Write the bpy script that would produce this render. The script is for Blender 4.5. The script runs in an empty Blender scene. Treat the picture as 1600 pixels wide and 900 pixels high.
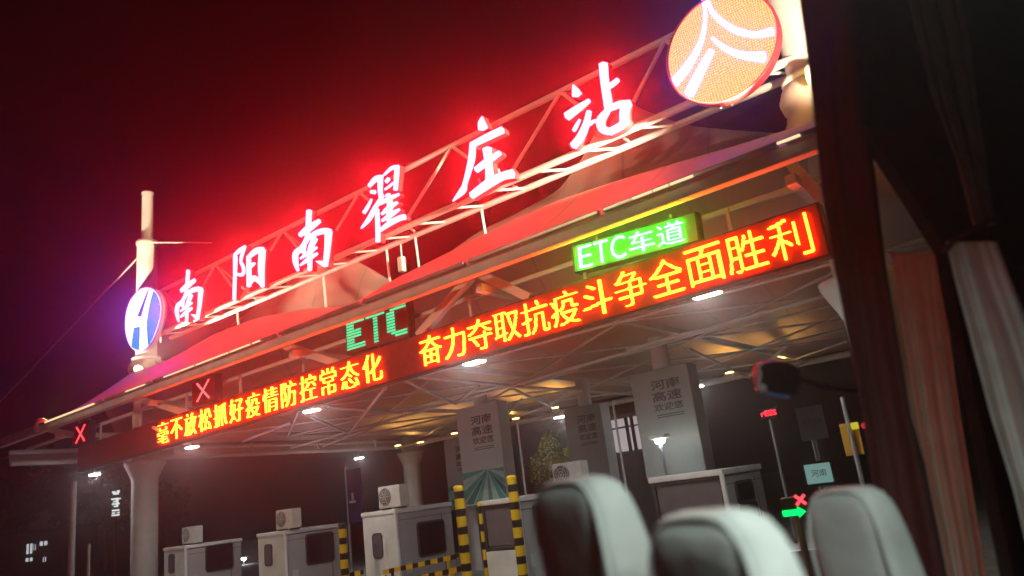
import bpy, bmesh, math, random
from math import sin, cos, pi, radians, atan2, hypot, exp
from mathutils import Vector, Matrix
random.seed(7)
S = bpy.context.scene
COL = S.collection

# ------------------------------------------------------------------ camera, world, exposure
F, CX, CY = 1155.0, 800.0, 450.0
PITCH, ROLL, HEAD, H = radians(15.4), radians(7.3), radians(126.96), 3.0
FW = Vector((cos(PITCH)*cos(HEAD), cos(PITCH)*sin(HEAD), sin(PITCH)))
_r0 = Vector((sin(HEAD), -cos(HEAD), 0)); _u0 = _r0.cross(FW)
RV = cos(ROLL)*_r0 - sin(ROLL)*_u0
UV = sin(ROLL)*_r0 + cos(ROLL)*_u0
EYE = Vector((0, 0, H))
cd = bpy.data.cameras.new('camera'); cam = bpy.data.objects.new('camera', cd); COL.objects.link(cam)
cd.sensor_width = 36.0; cd.lens = F/1600*36; cd.clip_start = 0.05; cd.clip_end = 1500
cd.dof.use_dof = True; cd.dof.focus_distance = 24.0; cd.dof.aperture_fstop = 1.15
m = Matrix((RV, UV, -FW)).transposed().to_4x4(); m.translation = EYE
cam.matrix_world = m
S.camera = cam
S.view_settings.view_transform = 'Standard'; S.view_settings.look = 'None'
S.view_settings.exposure = 0.0; S.view_settings.gamma = 1.0; S.view_settings.use_curve_mapping = False
W = bpy.data.worlds.new('World'); S.world = W; W.use_nodes = True
bg = W.node_tree.nodes['Background']
bg.inputs['Color'].default_value = (0.9, 0.32, 0.45, 1); bg.inputs['Strength'].default_value = 0.0014   # night sky glow
S.cycles.use_denoising = True
S.cycles.max_bounces = 5; S.cycles.diffuse_bounces = 3; S.cycles.glossy_bounces = 2; S.cycles.transmission_bounces = 3
S.cycles.volume_bounces = 0; S.cycles.transparent_max_bounces = 6
S.cycles.sample_clamp_indirect = 4.0; S.cycles.sample_clamp_direct = 0.0
S.cycles.caustics_reflective = False; S.cycles.caustics_refractive = False

def ray(px, py): return FW*F + RV*(px-CX) - UV*(py-CY)
def atY(px, py, Y):
    d = ray(px, py); return EYE + d*(Y/d.y)
def atX(px, py, X):
    d = ray(px, py); return EYE + d*(X/d.x)
def atZ(px, py, Z):
    d = ray(px, py); return EYE + d*((Z-H)/d.z)
def atD(px, py, D):
    d = ray(px, py); return EYE + d*(D/hypot(d.x, d.y))

HAZE_D = 0.0052
COACH_E = 62.0

# ------------------------------------------------------------------ helpers
def tag(o, label=None, cat=None, group=None, kind=None):
    if label: o['label'] = label
    if cat: o['category'] = cat
    if group: o['group'] = group
    if kind: o['kind'] = kind
    return o
def empty(name, loc, label, cat, group=None, rz=0.0):
    o = bpy.data.objects.new(name, None); COL.objects.link(o); o.location = loc; o.rotation_euler = (0, 0, rz)
    o.empty_display_size = 0.3
    return tag(o, label, cat, group)
def copy_tree(o, parent=None):
    c = o.copy(); COL.objects.link(c)
    if parent is not None: c.parent = parent
    for ch in list(o.children): copy_tree(ch, c)
    return c

class MB:
    """collects shapes in world coordinates, then links them as one mesh object"""
    def __init__(s): s.v = []; s.f = []; s.m = []; s.sm = []
    def add(s, vs, fs, mi=0, smooth=False):
        b = len(s.v); s.v += [tuple(v) for v in vs]
        for f in fs: s.f.append(tuple(b+i for i in f)); s.m.append(mi); s.sm.append(smooth)
    def box(s, c, d, ax=None, mi=0):
        c = Vector(c); ax = ax or (Vector((1,0,0)), Vector((0,1,0)), Vector((0,0,1)))
        vs = [c + ax[0]*(d[0]/2*i) + ax[1]*(d[1]/2*j) + ax[2]*(d[2]/2*k) for i in (-1,1) for j in (-1,1) for k in (-1,1)]
        s.add(vs, [(0,1,3,2),(4,6,7,5),(0,4,5,1),(2,3,7,6),(0,2,6,4),(1,5,7,3)], mi)
    def rbox(s, c, d, r=0.03, ax=None, mi=0):
        """box with chamfered edges"""
        bm = bmesh.new(); bmesh.ops.create_cube(bm, size=1)
        for v in bm.verts: v.co = Vector((v.co.x*d[0], v.co.y*d[1], v.co.z*d[2]))
        bmesh.ops.bevel(bm, geom=bm.edges[:], offset=r, segments=2, profile=0.6, affect='EDGES')
        ax = ax or (Vector((1,0,0)), Vector((0,1,0)), Vector((0,0,1))); c = Vector(c)
        bm.verts.index_update()
        s.add([c + ax[0]*v.co.x + ax[1]*v.co.y + ax[2]*v.co.z for v in bm.verts], [[v.index for v in f.verts] for f in bm.faces], mi)
        bm.free()
    def tube(s, p, q, r0, r1=None, n=10, mi=0, caps=True):
        p, q = Vector(p), Vector(q); r1 = r0 if r1 is None else r1
        d = (q-p).normalized(); a = d.orthogonal().normalized(); b = d.cross(a)
        vs = []
        for (c, r) in ((p, r0), (q, r1)):
            vs += [c + (a*cos(2*pi*i/n) + b*sin(2*pi*i/n))*r for i in range(n)]
        s.add(vs, [(i, (i+1) % n, n+(i+1) % n, n+i) for i in range(n)], mi, True)
        if caps: s.add(vs, [tuple(range(n-1, -1, -1)), tuple(range(n, 2*n))], mi)
    def bar(s, p, q, w, h=None, mi=0):
        """square bar from p to q"""
        p, q = Vector(p), Vector(q); h = h or w; d = (q-p); L = d.length; d.normalize()
        up = Vector((0,0,1)) if abs(d.z) < 0.95 else Vector((0,1,0))
        a = d.cross(up).normalized(); b = a.cross(d)
        s.box((p+q)/2, (L, w, h), (d, a, b), mi)
    def path(s, pts, r, n=8, mi=0):
        for a, b in zip(pts, pts[1:]): s.tube(a, b, r, None, n, mi)
    def lathe(s, base, prof, n=24, mi=0, ax=None):
        """profile (radius, height) about the vertical axis through base"""
        base = Vector(base); X, Y, Z = ax or (Vector((1,0,0)), Vector((0,1,0)), Vector((0,0,1)))
        vs = [base + X*(r*cos(2*pi*i/n)) + Y*(r*sin(2*pi*i/n)) + Z*z for r, z in prof for i in range(n)]
        fs = [(k*n+i, k*n+(i+1) % n, (k+1)*n+(i+1) % n, (k+1)*n+i) for k in range(len(prof)-1) for i in range(n)]
        s.add(vs, fs, mi, True)
        s.add(vs, [tuple(range(n-1, -1, -1)), tuple(range((len(prof)-1)*n, len(prof)*n))], mi)
    def prism(s, poly, ext, mi=0, side=None):
        """polygon (list of points) extruded by the vector ext"""
        ext = Vector(ext); n = len(poly); P = [Vector(p) for p in poly]
        vs = P + [p+ext for p in P]
        from mathutils.geometry import tessellate_polygon
        t = tessellate_polygon([P])
        s.add(vs, [tuple(x) for x in t], mi)
        s.add(vs, [tuple(n+i for i in reversed(x)) for x in t], mi if side is None else side)
        s.add(vs, [(i, n+i, n+(i+1) % n, (i+1) % n) for i in range(n)], mi if side is None else side)
    def build(s, name, mat, parent=None, flip=True):
        me = bpy.data.meshes.new(name); me.from_pydata(s.v, [], s.f)
        for mm in (mat if isinstance(mat, (list, tuple)) else [mat]): me.materials.append(mm)
        me.polygons.foreach_set('material_index', s.m); me.polygons.foreach_set('use_smooth', s.sm)
        if flip:
            bm = bmesh.new(); bm.from_mesh(me); bmesh.ops.recalc_face_normals(bm, faces=bm.faces[:]); bm.to_mesh(me); bm.free()
        o = bpy.data.objects.new(name, me); COL.objects.link(o)
        if parent is not None:
            o.parent = parent
            inv = Matrix.Translation(parent_loc(parent)) @ Matrix.Rotation(parent_rz(parent), 4, 'Z')
            me.transform(inv.inverted())
        return o
def parent_loc(p):
    v = Vector((0,0,0))
    while p is not None: v = v + p.location; p = p.parent      # only the root carries an offset
    return v
def parent_rz(p):
    a = 0.0
    while p is not None: a += p.rotation_euler.z; p = p.parent
    return a
def thing_mesh(mb, name, mat, label, cat, group=None):
    return tag(mb.build(name, mat), label, cat, group)

# ------------------------------------------------------------------ materials
def mat(name, col, rough=0.6, metal=0.0, var=0.12, scale=3.0, bump=0.0, dirt=None, spec=0.4):
    M = bpy.data.materials.new(name); M.use_nodes = True; nt = M.node_tree; N = nt.nodes; L = nt.links
    p = N['Principled BSDF']; p.inputs['Roughness'].default_value = rough; p.inputs['Metallic'].default_value = metal
    p.inputs['Specular IOR Level'].default_value = spec
    tc = N.new('ShaderNodeTexCoord'); nz = N.new('ShaderNodeTexNoise'); nz.inputs['Scale'].default_value = scale; nz.inputs['Detail'].default_value = 6
    L.new(tc.outputs['Object'], nz.inputs['Vector'])
    rp = N.new('ShaderNodeValToRGB'); c = Vector(col)
    lo = c*(1-var) if dirt is None else Vector(dirt)
    rp.color_ramp.elements[0].position = 0.32; rp.color_ramp.elements[0].color = (*lo, 1)
    rp.color_ramp.elements[1].position = 0.62; rp.color_ramp.elements[1].color = (*(c*(1+var*0.6)), 1)
    L.new(nz.outputs['Fac'], rp.inputs['Fac']); L.new(rp.outputs['Color'], p.inputs['Base Color'])
    if bump:
        b = N.new('ShaderNodeBump'); b.inputs['Strength'].default_value = bump; b.inputs['Distance'].default_value = 0.02
        L.new(nz.outputs['Fac'], b.inputs['Height']); L.new(b.outputs['Normal'], p.inputs['Normal'])
    return M
def glow(name, col, strength):
    M = bpy.data.materials.new(name); M.use_nodes = True; nt = M.node_tree
    nt.nodes.remove(nt.nodes['Principled BSDF'])
    e = nt.nodes.new('ShaderNodeEmission'); e.inputs['Color'].default_value = (*col, 1); e.inputs['Strength'].default_value = strength
    nt.links.new(e.outputs[0], nt.nodes['Material Output'].inputs['Surface'])
    return M
def rows_glow(name, col, strength, pitch, lo=0.35):
    """LED rows: emission with fine dark gaps between the diodes"""
    M = glow(name, col, strength); nt = M.node_tree; N = nt.nodes; L = nt.links
    e = [n for n in N if n.type == 'EMISSION'][0]
    tc = N.new('ShaderNodeTexCoord'); sp = N.new('ShaderNodeSeparateXYZ'); L.new(tc.outputs['Object'], sp.inputs[0])
    out = []
    for ax in ('X', 'Z'):
        a = N.new('ShaderNodeMath'); a.operation = 'MULTIPLY'; a.inputs[1].default_value = 2*pi/pitch; L.new(sp.outputs[ax], a.inputs[0])
        b = N.new('ShaderNodeMath'); b.operation = 'SINE'; L.new(a.outputs[0], b.inputs[0]); out.append(b)
    mx = N.new('ShaderNodeMath'); mx.operation = 'MULTIPLY'; L.new(out[0].outputs[0], mx.inputs[0]); L.new(out[1].outputs[0], mx.inputs[1])
    mr = N.new('ShaderNodeMapRange'); mr.inputs['From Min'].default_value = -0.6; mr.inputs['From Max'].default_value = 0.6
    mr.inputs['To Min'].default_value = lo*strength; mr.inputs['To Max'].default_value = strength
    L.new(mx.outputs[0], mr.inputs['Value']); L.new(mr.outputs['Result'], e.inputs['Strength'])
    return M
def stripes(name, c0, c1, period, duty=0.55, axis='Z', rough=0.5, slant=0.0):
    M = mat(name, c0, rough); nt = M.node_tree; N = nt.nodes; L = nt.links; p = N['Principled BSDF']
    tc = N.new('ShaderNodeTexCoord'); sp = N.new('ShaderNodeSeparateXYZ'); L.new(tc.outputs['Object'], sp.inputs[0])
    a = N.new('ShaderNodeMath'); a.operation = 'MULTIPLY'; a.inputs[1].default_value = 1/period; L.new(sp.outputs[axis], a.inputs[0])
    f = N.new('ShaderNodeMath'); f.operation = 'FRACT'; L.new(a.outputs[0], f.inputs[0])
    g = N.new('ShaderNodeMath'); g.operation = 'GREATER_THAN'; g.inputs[1].default_value = duty; L.new(f.outputs[0], g.inputs[0])
    old = p.inputs['Base Color'].links[0].from_socket
    mx = N.new('ShaderNodeMix'); mx.data_type = 'RGBA'; L.new(g.outputs[0], mx.inputs['Factor']); L.new(old, mx.inputs['A']); mx.inputs['B'].default_value = (*c1, 1)
    L.new(mx.outputs['Result'], p.inputs['Base Color'])
    return M

VALANCE = mat('valance_fabric', (0.66, 0.63, 0.60), 0.6, 0, 0.15, 1.5)
STEEL = mat('white_painted_steel', (0.74, 0.72, 0.68), 0.45, 0, 0.08, 1.2)
MASTM = mat('mast_paint', (0.72, 0.70, 0.66), 0.5, 0, 0.12, 0.9, dirt=(0.6, 0.57, 0.5))
def membrane_mat():
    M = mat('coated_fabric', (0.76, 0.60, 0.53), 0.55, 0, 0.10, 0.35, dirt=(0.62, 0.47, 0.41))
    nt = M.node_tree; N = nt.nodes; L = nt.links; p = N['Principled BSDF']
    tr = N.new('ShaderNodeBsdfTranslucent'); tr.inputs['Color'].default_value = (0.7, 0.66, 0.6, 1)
    mx = N.new('ShaderNodeMixShader'); mx.inputs['Fac'].default_value = 0.38
    L.new(p.outputs[0], mx.inputs[1]); L.new(tr.outputs[0], mx.inputs[2])
    L.new(mx.outputs[0], N['Material Output'].inputs['Surface'])
    tc = N.new('ShaderNodeTexCoord'); sp = N.new('ShaderNodeSeparateXYZ'); L.new(tc.outputs['Object'], sp.inputs[0])      # welded seams of the cloth
    a = N.new('ShaderNodeMath'); a.operation = 'MULTIPLY'; a.inputs[1].default_value = 1/2.2; L.new(sp.outputs['X'], a.inputs[0])
    f = N.new('ShaderNodeMath'); f.operation = 'FRACT'; L.new(a.outputs[0], f.inputs[0])
    g = N.new('ShaderNodeMath'); g.operation = 'LESS_THAN'; g.inputs[1].default_value = 0.035; L.new(f.outputs[0], g.inputs[0])
    old = p.inputs['Base Color'].links[0].from_socket
    m2 = N.new('ShaderNodeMix'); m2.data_type = 'RGBA'; L.new(g.outputs[0], m2.inputs['Factor']); L.new(old, m2.inputs['A']); m2.inputs['B'].default_value = (0.5, 0.48, 0.45, 1)
    L.new(m2.outputs['Result'], p.inputs['Base Color'])
    return M
MEMB = membrane_mat()
GUTTER = mat('gutter_metal', (0.45, 0.44, 0.42), 0.35, 0.6, 0.15, 2)
DARKBOX = mat('sign_housing', (0.045, 0.042, 0.042), 0.5, 0, 0.2, 4)
LEDFACE = mat('led_panel_face', (0.24, 0.02, 0.026), 0.65, 0, 0.15, 6)
REDPLASTIC = mat('red_letter_side', (0.55, 0.05, 0.05), 0.4)
BOOTHW = mat('booth_white_panel', (0.78, 0.80, 0.79), 0.4, 0, 0.05, 1.5, dirt=(0.64, 0.65, 0.64))
BOOTHG = mat('booth_grey_panel', (0.42, 0.42, 0.43), 0.45, 0, 0.08, 1.5)
FRAME = mat('dark_window_frame', (0.05, 0.05, 0.055), 0.4)
GLASSD = mat('dark_booth_glass', (0.02, 0.012, 0.018), 0.08, 0, 0.1, 2, spec=0.6)
ACM = mat('air_conditioner_casing', (0.62, 0.60, 0.55), 0.5, 0, 0.1, 5)
ASPH = mat('plaza_concrete', (0.38, 0.37, 0.35), 0.85, 0, 0.25, 2.5, bump=0.4)
CONC = mat('island_concrete', (0.34, 0.33, 0.31), 0.85, 0, 0.2, 2.0, bump=0.3)
BLACK = mat('black_plastic', (0.015, 0.014, 0.014), 0.5)
GALV = mat('galvanised_pole', (0.42, 0.43, 0.45), 0.45, 0.3, 0.1, 3)
YB = stripes('yellow_black_bands', (0.80, 0.55, 0.02), (0.02, 0.015, 0.015), 0.40, 0.58)
YBX = stripes('yellow_black_rail', (0.80, 0.55, 0.02), (0.02, 0.015, 0.015), 0.44, 0.55, 'X')
DIMBANNER = mat('dimmed_banner_vinyl', (0.36, 0.36, 0.34), 0.55, 0, 0.1, 1.0)  # banner vinyl with the boards' dim lighting put into its colour
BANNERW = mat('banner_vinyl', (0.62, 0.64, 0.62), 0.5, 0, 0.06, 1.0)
GREYINK = mat('grey_ink', (0.09, 0.095, 0.10), 0.7)
TEAL = mat('teal_ink', (0.08, 0.42, 0.38), 0.6, 0, 0.25, 3)
PALETEAL = mat('pale_teal_ink', (0.45, 0.68, 0.64), 0.6, 0, 0.15, 3)
DEEPTEAL = mat('deep_teal_ink', (0.03, 0.2, 0.2), 0.6, 0, 0.2, 3)
FABRICW = mat('white_seat_cover_cloth', (0.46, 0.48, 0.46), 0.9, 0, 0.18, 5, bump=0.5)
FABRICG = mat('grey_seat_cloth', (0.09, 0.085, 0.085), 0.95, 0, 0.2, 20)
def cloth(name, col, fac):
    M = mat(name, col, 0.95, 0, 0.15, 9); nt = M.node_tree; p = nt.nodes['Principled BSDF']
    tr = nt.nodes.new('ShaderNodeBsdfTranslucent'); tr.inputs['Color'].default_value = (*[min(c*1.3, 0.8) for c in col], 1)
    mx = nt.nodes.new('ShaderNodeMixShader'); mx.inputs['Fac'].default_value = fac
    nt.links.new(p.outputs[0], mx.inputs[1]); nt.links.new(tr.outputs[0], mx.inputs[2]); nt.links.new(mx.outputs[0], nt.nodes['Material Output'].inputs['Surface'])
    return M
CURT = cloth('pale_curtain_cloth', (0.62, 0.65, 0.62), 0.3)
CURTD = cloth('dark_curtain_cloth', (0.15, 0.075, 0.07), 0.55)
TRIM = mat('coach_dark_trim', (0.05, 0.036, 0.034), 0.7, 0, 0.2, 5)
LETTER = rows_glow('red_led_letter_face', (1.0, 0.0102, 0.022), 130.0, 0.075, 0.75)
WHITELED = glow('white_led', (0.115, 0.08, 1.0), 20.0)
AMBERTXT = glow('amber_led', (1.0, 0.064, 0.0042), 30.0)
GREENTXT = glow('white_green_led', (0.020, 1.0, 0.034), 56.0)
TEALTXT = glow('teal_led', (0.0, 1.0, 0.42), 0.95)
REDX = glow('red_signal_led', (1.0, 0.045, 0.06), 3.4)
REDX2 = glow('pink_signal_led', (1.0, 0.21, 0.21), 1.25)
LAMPW = glow('floodlight_lens', (0.93, 0.98, 1.0), 225.0)
WARM = glow('amber_floodlight_lens', (1.0, 0.55, 0.12), 30.0)
EDGE = glow('warm_edge_glint', (1.0, 0.78, 0.42), 1.1)  # glow put in for warm reflections on the gutter edge
BLUELED = rows_glow('blue_led', (0.0, 0.32, 1.0), 1.4, 0.09, 0.55)
DIMBLUE = glow('dim_blue_led', (0.12, 0.2, 0.42), 0.6)

# ------------------------------------------------------------------ ground, islands, haze
g = MB(); n = 24
for i in range(n):
    for j in range(n):
        x0, x1 = -170+i*340/n, -170+(i+1)*340/n; y0, y1 = -120+j*320/n, -120+(j+1)*320/n
        g.add([(x0,y0,0),(x1,y0,0),(x1,y1,0),(x0,y1,0)], [(0,1,2,3)])
tag(g.build('ground', ASPH), kind='structure')
BX = [-28.6, -22.5, -17.15, -12.6, -7.6]           # lane islands, one under each booth
for bx in BX:
    k = MB(); k.rbox((bx, 17, 0.075), (2.3, 14, 0.15), 0.04)
    tag(k.build('lane_island', CONC), kind='structure')
lm = MB()
for bx in (-25.5, -19.8, -14.9, -10.1, -4.8):
    for s in (-1.55, 1.55): lm.box((bx+s, 2, 0.006), (0.15, 24, 0.004))
tag(lm.build('lane_marking', mat('road_paint', (0.7, 0.7, 0.68), 0.7, 0, 0.2, 4)), kind='structure')
hz = MB(); hz.box((0, 40, 10.0), (350, 330, 22.0))  # even volume added to spread the signs' glow like lens bloom
HZ = bpy.data.materials.new('bloom_haze'); HZ.use_nodes = True
nt = HZ.node_tree; nt.nodes.remove(nt.nodes['Principled BSDF'])
pv = nt.nodes.new('ShaderNodeVolumePrincipled'); pv.inputs['Color'].default_value = (0.95, 0.93, 0.92, 1)
pv.inputs['Density'].default_value = HAZE_D; pv.inputs['Anisotropy'].default_value = 0.92; pv.inputs['Density Attribute'].default_value = ''
pv.inputs['Color Attribute'].default_value = ''; pv.inputs['Temperature Attribute'].default_value = ''
nt.links.new(pv.outputs[0], nt.nodes['Material Output'].inputs['Volume'])
tag(hz.build('haze', HZ), kind='stuff', label='thin haze added to glow red round the lit sign like lens bloom', cat='haze')

# ------------------------------------------------------------------ canopy
def lerp_tab(tab, x):
    if x <= tab[0][0]: return tab[0][1]
    for (a, b), (c, d) in zip(tab, tab[1:]):
        if x <= c:
            t = (x-a)/(c-a) if c > a else 0
            return b + (d-b)*t
    return tab[-1][1]
def tab(pix, Y): return sorted((p.x, p.z) for p in (atY(x, y, Y) for x, y in pix))
XL, XR, YF, YB_ = -34.2, 6.0, 10.85, 32.5
RIDGE = tab([(20,682),(115,641),(150,622),(180,603),(200,586),(215,574),(235,571),(260,560),(290,545),(345,513),(405,491),(480,478),(545,473),(575,462),(620,432),(700,391),(780,350),(870,307),(950,281),(1050,250),(1150,222),(1275,184)], 14.2)
BACK = tab([(300,545),(342,515),(400,472),(440,440),(480,405),(510,388),(545,398),(575,415),(600,432),(640,437),(690,395),(745,355),(800,328),(870,290),(910,235),(940,165),(955,132),(985,152),(1037,175),(1080,188),(1150,195),(1220,200),(1290,208)], 17.0)
def smooth(t): t = max(0, min(1, t)); return t*t*(3-2*t)
def zmem(x, y):
    edge = 7.5 - 0.25*smooth((-30-x)/4)
    r = max(lerp_tab(RIDGE, x), 7.2)
    if y <= 14.2:
        t = (y-YF)/(14.2-YF); a = edge + (r-edge)*(0.75*t + 0.25*t*t)
    else: a = r - (r-7.0)*smooth((y-14.2)/1.5)
    b2 = max(lerp_tab(BACK, x), 7.6)
    ex = smooth((x+33.6)/2.5)
    b2 = 7.2 + (b2-7.2)*ex
    if y < 15.3: b = 6.9
    elif y <= 17: b = 7.2 + (b2-7.2)*((y-15.3)/1.7)
    else:
        t = (y-17)/(YB_-17); b = 7.15 + (b2-7.15)*(1-t)**1.6 - 0.35*smooth((t-0.6)/0.4)
    return max(a, b)
canopy = empty('tensile_canopy', (-17, 20, 0), 'white tensile fabric toll canopy with pointed peaks over the lanes', 'canopy')
mb = MB(); nx, ny = 150, 84
xs = [XL + (XR-XL)*i/nx for i in range(nx+1)]; ys = [YF + (YB_-YF)*j/ny for j in range(ny+1)]
zz = [[zmem(x, y) for y in ys] for x in xs]
for _ in range(2):                                   # the cloth rounds off the creases
    q = [r[:] for r in zz]
    for i in range(1, nx):
        for j in range(1, ny): q[i][j] = (zz[i][j]*4 + zz[i-1][j] + zz[i+1][j] + zz[i][j-1] + zz[i][j+1])/8
    zz = q
mb.add([(xs[i], ys[j], zz[i][j]) for i in range(nx+1) for j in range(ny+1)],
       [(i*(ny+1)+j, (i+1)*(ny+1)+j, (i+1)*(ny+1)+j+1, i*(ny+1)+j+1) for i in range(nx) for j in range(ny)], 0, True)
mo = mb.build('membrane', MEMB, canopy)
sd = mo.modifiers.new('thickness', 'SOLIDIFY'); sd.thickness = 0.02
# front gutter: dark metal sections with small gaps; back and side edge beams
gt = MB(); x = XL; vl = MB()
while x < XR:
    L = 3.15; gt.rbox((x+L/2, 10.60, 7.455), (L-0.10, 0.10, 0.085), 0.02); x += L
gt.build('gutter', GUTTER, canopy)
vl.rbox(((XL+XR)/2, 10.74, 7.30), (XR-XL, 0.22, 0.25), 0.06); vl.build('valance', VALANCE, canopy)
fl = MB(); fl.bar((XL, 11.72, 7.12), (XR, 11.72, 7.12), 0.10); fl.build('front_rail', STEEL, canopy)
sb = MB(); sb.tube((-33.5, 10.9, 6.5), (-33.5, 31.8, 6.45), 0.11); sb.tube((-33.7, 10.9, 6.95), (-33.7, 31.8, 6.85), 0.09); sb.build('side_beam', STEEL, canopy)
bb = MB(); bb.tube((-33.5, 31.6, 6.5), (XR, 31.6, 6.8), 0.13); bb.tube((-33.5, 31.9, 6.95), (XR, 31.9, 7.15), 0.08); bb.build('back_beam', STEEL, canopy)
for y in (13.5, 17.5, 21.5, 25.5, 29.5):
    p = MB(); p.tube((-33.5, y, 6.5), (-33.7, y, 7.0), 0.07); p.build('side_post', STEEL, canopy)
ap = MB()                                             # side skirt of cloth between the two left beams
for j in range(40):
    y0, y1 = 10.9+j*20.9/40, 10.9+(j+1)*20.9/40
    ap.add([(-33.62, y0, 6.5), (-33.62, y1, 6.5), (-33.75, y1, 6.9), (-33.75, y0, 6.9)], [(0,1,2,3)])
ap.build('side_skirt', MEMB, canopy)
# struts that reach from the front rail down to the message board, and roof ties: one part each
def part_bar(name, p, q, w, sq=True):
    b = MB(); (b.bar(p, q, w) if sq else b.tube(p, q, w/2)); b.build(name, STEEL, canopy)
for a, b in (((445,540),(540,572)), ((212,622),(310,650)), ((214,625),(213,668)), ((750,428),(830,466)), ((736,432),(655,525)), ((1228,246),(1285,312)), ((80,672),(118,680))):
    part_bar('strut', atY(*a, 11.35), atY(*b, 11.35), 0.17)
for x in (-29.6, -22.7, -15.4, -9.1, -2.8, 3.0):
    part_bar('rafter', (x, 11.0, 7.02), (x, 31.6, 6.75), 0.16)
for a, b in (((455,700),(1330,452)), ((980,547),(1290,462)), ((482,650),(545,677)), ((545,677),(602,607)), ((632,595),(712,632)), ((712,632),(748,602)),
             ((650,589),(820,605)), ((820,605),(985,616)), ((820,603),(905,576)), ((512,635),(628,646)), ((505,697),(614,655)), ((800,607),(862,636)), ((790,650),(815,624)), ((858,636),(884,612)), ((985,616),(1060,575)), ((240,668),(300,700)), ((380,690),(455,660)), ((1075,545),(1170,590)), ((1170,590),(1230,540))):
    part_bar('roof_tie', atZ(*a, 6.15), atZ(*b, 6.15), 0.10, False)
RX = (-29.6, -22.7, -15.4, -9.1, -2.8, 3.0)              # light lattice under the cloth, between the rafters
for i, (xa, xb) in enumerate(zip(RX, RX[1:])):
    for j, y in enumerate((16.5, 21.0, 25.5)):
        z0, z1 = 6.95-0.012*(y-11), 6.9-0.012*(y-7)
        part_bar('roof_tie', (xa, y, z0), (xb, y+4.3, z1), 0.075, False)
        part_bar('roof_tie', (xb, y, z0), (xa, y+4.3, z1), 0.075, False)
        part_bar('roof_tie', (xa, y, z0), (xb, y, z0), 0.09, False)
# masts
def mast(x, y, full, label):
    t = empty('mast', (x, y, 0), label, 'mast', 'white masts carrying the canopy')
    s = MB(); s.lathe((x,y,0), [(0.52,0),(0.5,0.3),(0.5,5.35),(0.56,5.5),(0.78,5.98),(0.8,6.1),(0.5,6.12),(0.46,9.2)], 28); s.build('column', MASTM, t)
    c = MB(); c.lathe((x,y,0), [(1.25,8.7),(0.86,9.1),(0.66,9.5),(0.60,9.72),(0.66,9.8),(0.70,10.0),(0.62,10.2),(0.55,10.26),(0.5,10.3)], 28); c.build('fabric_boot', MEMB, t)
    if full:
        u = MB(); u.lathe((x,y,0), [(0.43,9.9),(0.41,15.5),(0.46,15.52),(0.46,15.7),(0.40,15.72)], 28); u.build('upper_mast', MASTM, t)
        w = MB(); w.lathe((x,y,0), [(0.24,15.7),(0.235,17.95),(0.26,17.97),(0.26,18.05)], 20); w.build('mast_top', MASTM, t)
        r = MB(); r.lathe((x,y,0), [(0.50,10.30),(0.58,10.32),(0.58,10.42),(0.50,10.44)], 20); r.build('collar', STEEL, t)
    return t
ML, MR = Vector((-31.08, 14.95, 0)), Vector((-2.95, 14.95, 0))
ma = mast(ML.x, ML.y, True, 'tall white mast behind the blue and white oval emblem')
mbm = mast(MR.x, MR.y, True, 'tall white mast beside the round amber emblem, cut by the dark cloth at the window post')
mast(-32.9, 31.6, False, 'white canopy column standing behind the booth with the larger dark side window')
p0 = ML + Vector((-0.4, 0, 15.3)); p1 = atY(0, 628, 14.95); e = p0 + (p1-p0)*(p0.z/(p0.z-p1.z))
c = MB(); c.tube(p0, e, 0.045, None, 6); c.build('guy_cable', STEEL, ma)
c = MB(); c.tube(ML + Vector((0.4, 0, 15.55)), atY(330, 379.5, 16.2), 0.045, 0.03, 6); c.build('stay_rod', STEEL, ma)
c = MB(); c.tube(ML + Vector((0.4, 0, 10.2)), ML + Vector((1.3, 0.2, 10.0)), 0.05); c.build('bracket', STEEL, ma)

# ------------------------------------------------------------------ sign truss
frame = empty('sign_truss', (-17, 14.9, 10.8), 'long cream steel truss spanning between the masts and carrying the red characters', 'truss')
YFc, YRc, YTc = 14.62, 15.35, 14.95
def bx_(px, py, Y): return atY(px, py, Y)
A0, A1 = atY(240, 526, YFc), atY(1262, 82, YFc); B0, B1 = Vector((A0.x, YRc, A0.z)), Vector((A1.x, YRc, A1.z)); T0, T1 = atY(246, 458, YTc), atY(1045, 59, YTc)
k = (A1.x-0.1 - T0.x)/(T1.x-T0.x); T1e = T0 + (T1-T0)*k
for nm, p, q, r in (('top_chord', T0, T1e, 0.088), ('bottom_chord', A0, A1, 0.095), ('bottom_chord', B0, B1, 0.088)):
    b = MB(); b.tube(p, q, r, None, 12); b.build(nm, STEEL, frame)
def on(p, q, x): return p + (q-p)*((x-p.x)/(q.x-p.x))
tops = [atY(x, y, YTc).x for x, y in ((337,415),(442,362),(562,302),(706,231),(877,149),(1040,62))]
tops = [T0.x+0.5] + tops + [A1.x-0.9]
for i, tx in enumerate(tops):
    t = on(T0, T1e, tx)
    for s in (-1, 1):
        j = i+s
        mx_ = (tx + tops[j])/2 if 0 <= j < len(tops) else (tx + s*1.0)
        b = MB(); b.tube(t, on(A0, A1, mx_), 0.052); b.build('brace', STEEL, frame)
        if s > 0 or i == 0:
            b = MB(); b.tube(t, on(B0, B1, mx_), 0.04); b.build('brace', STEEL, frame)
for i in range(18):
    xa = A0.x + (A1.x-A0.x)*(i+0.3)/18; xb = xa + (A1.x-A0.x)/36
    b = MB(); b.tube(on(A0, A1, xa), on(B0, B1, xb), 0.038, None, 6); b.build('lattice_bar', STEEL, frame)
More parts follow.
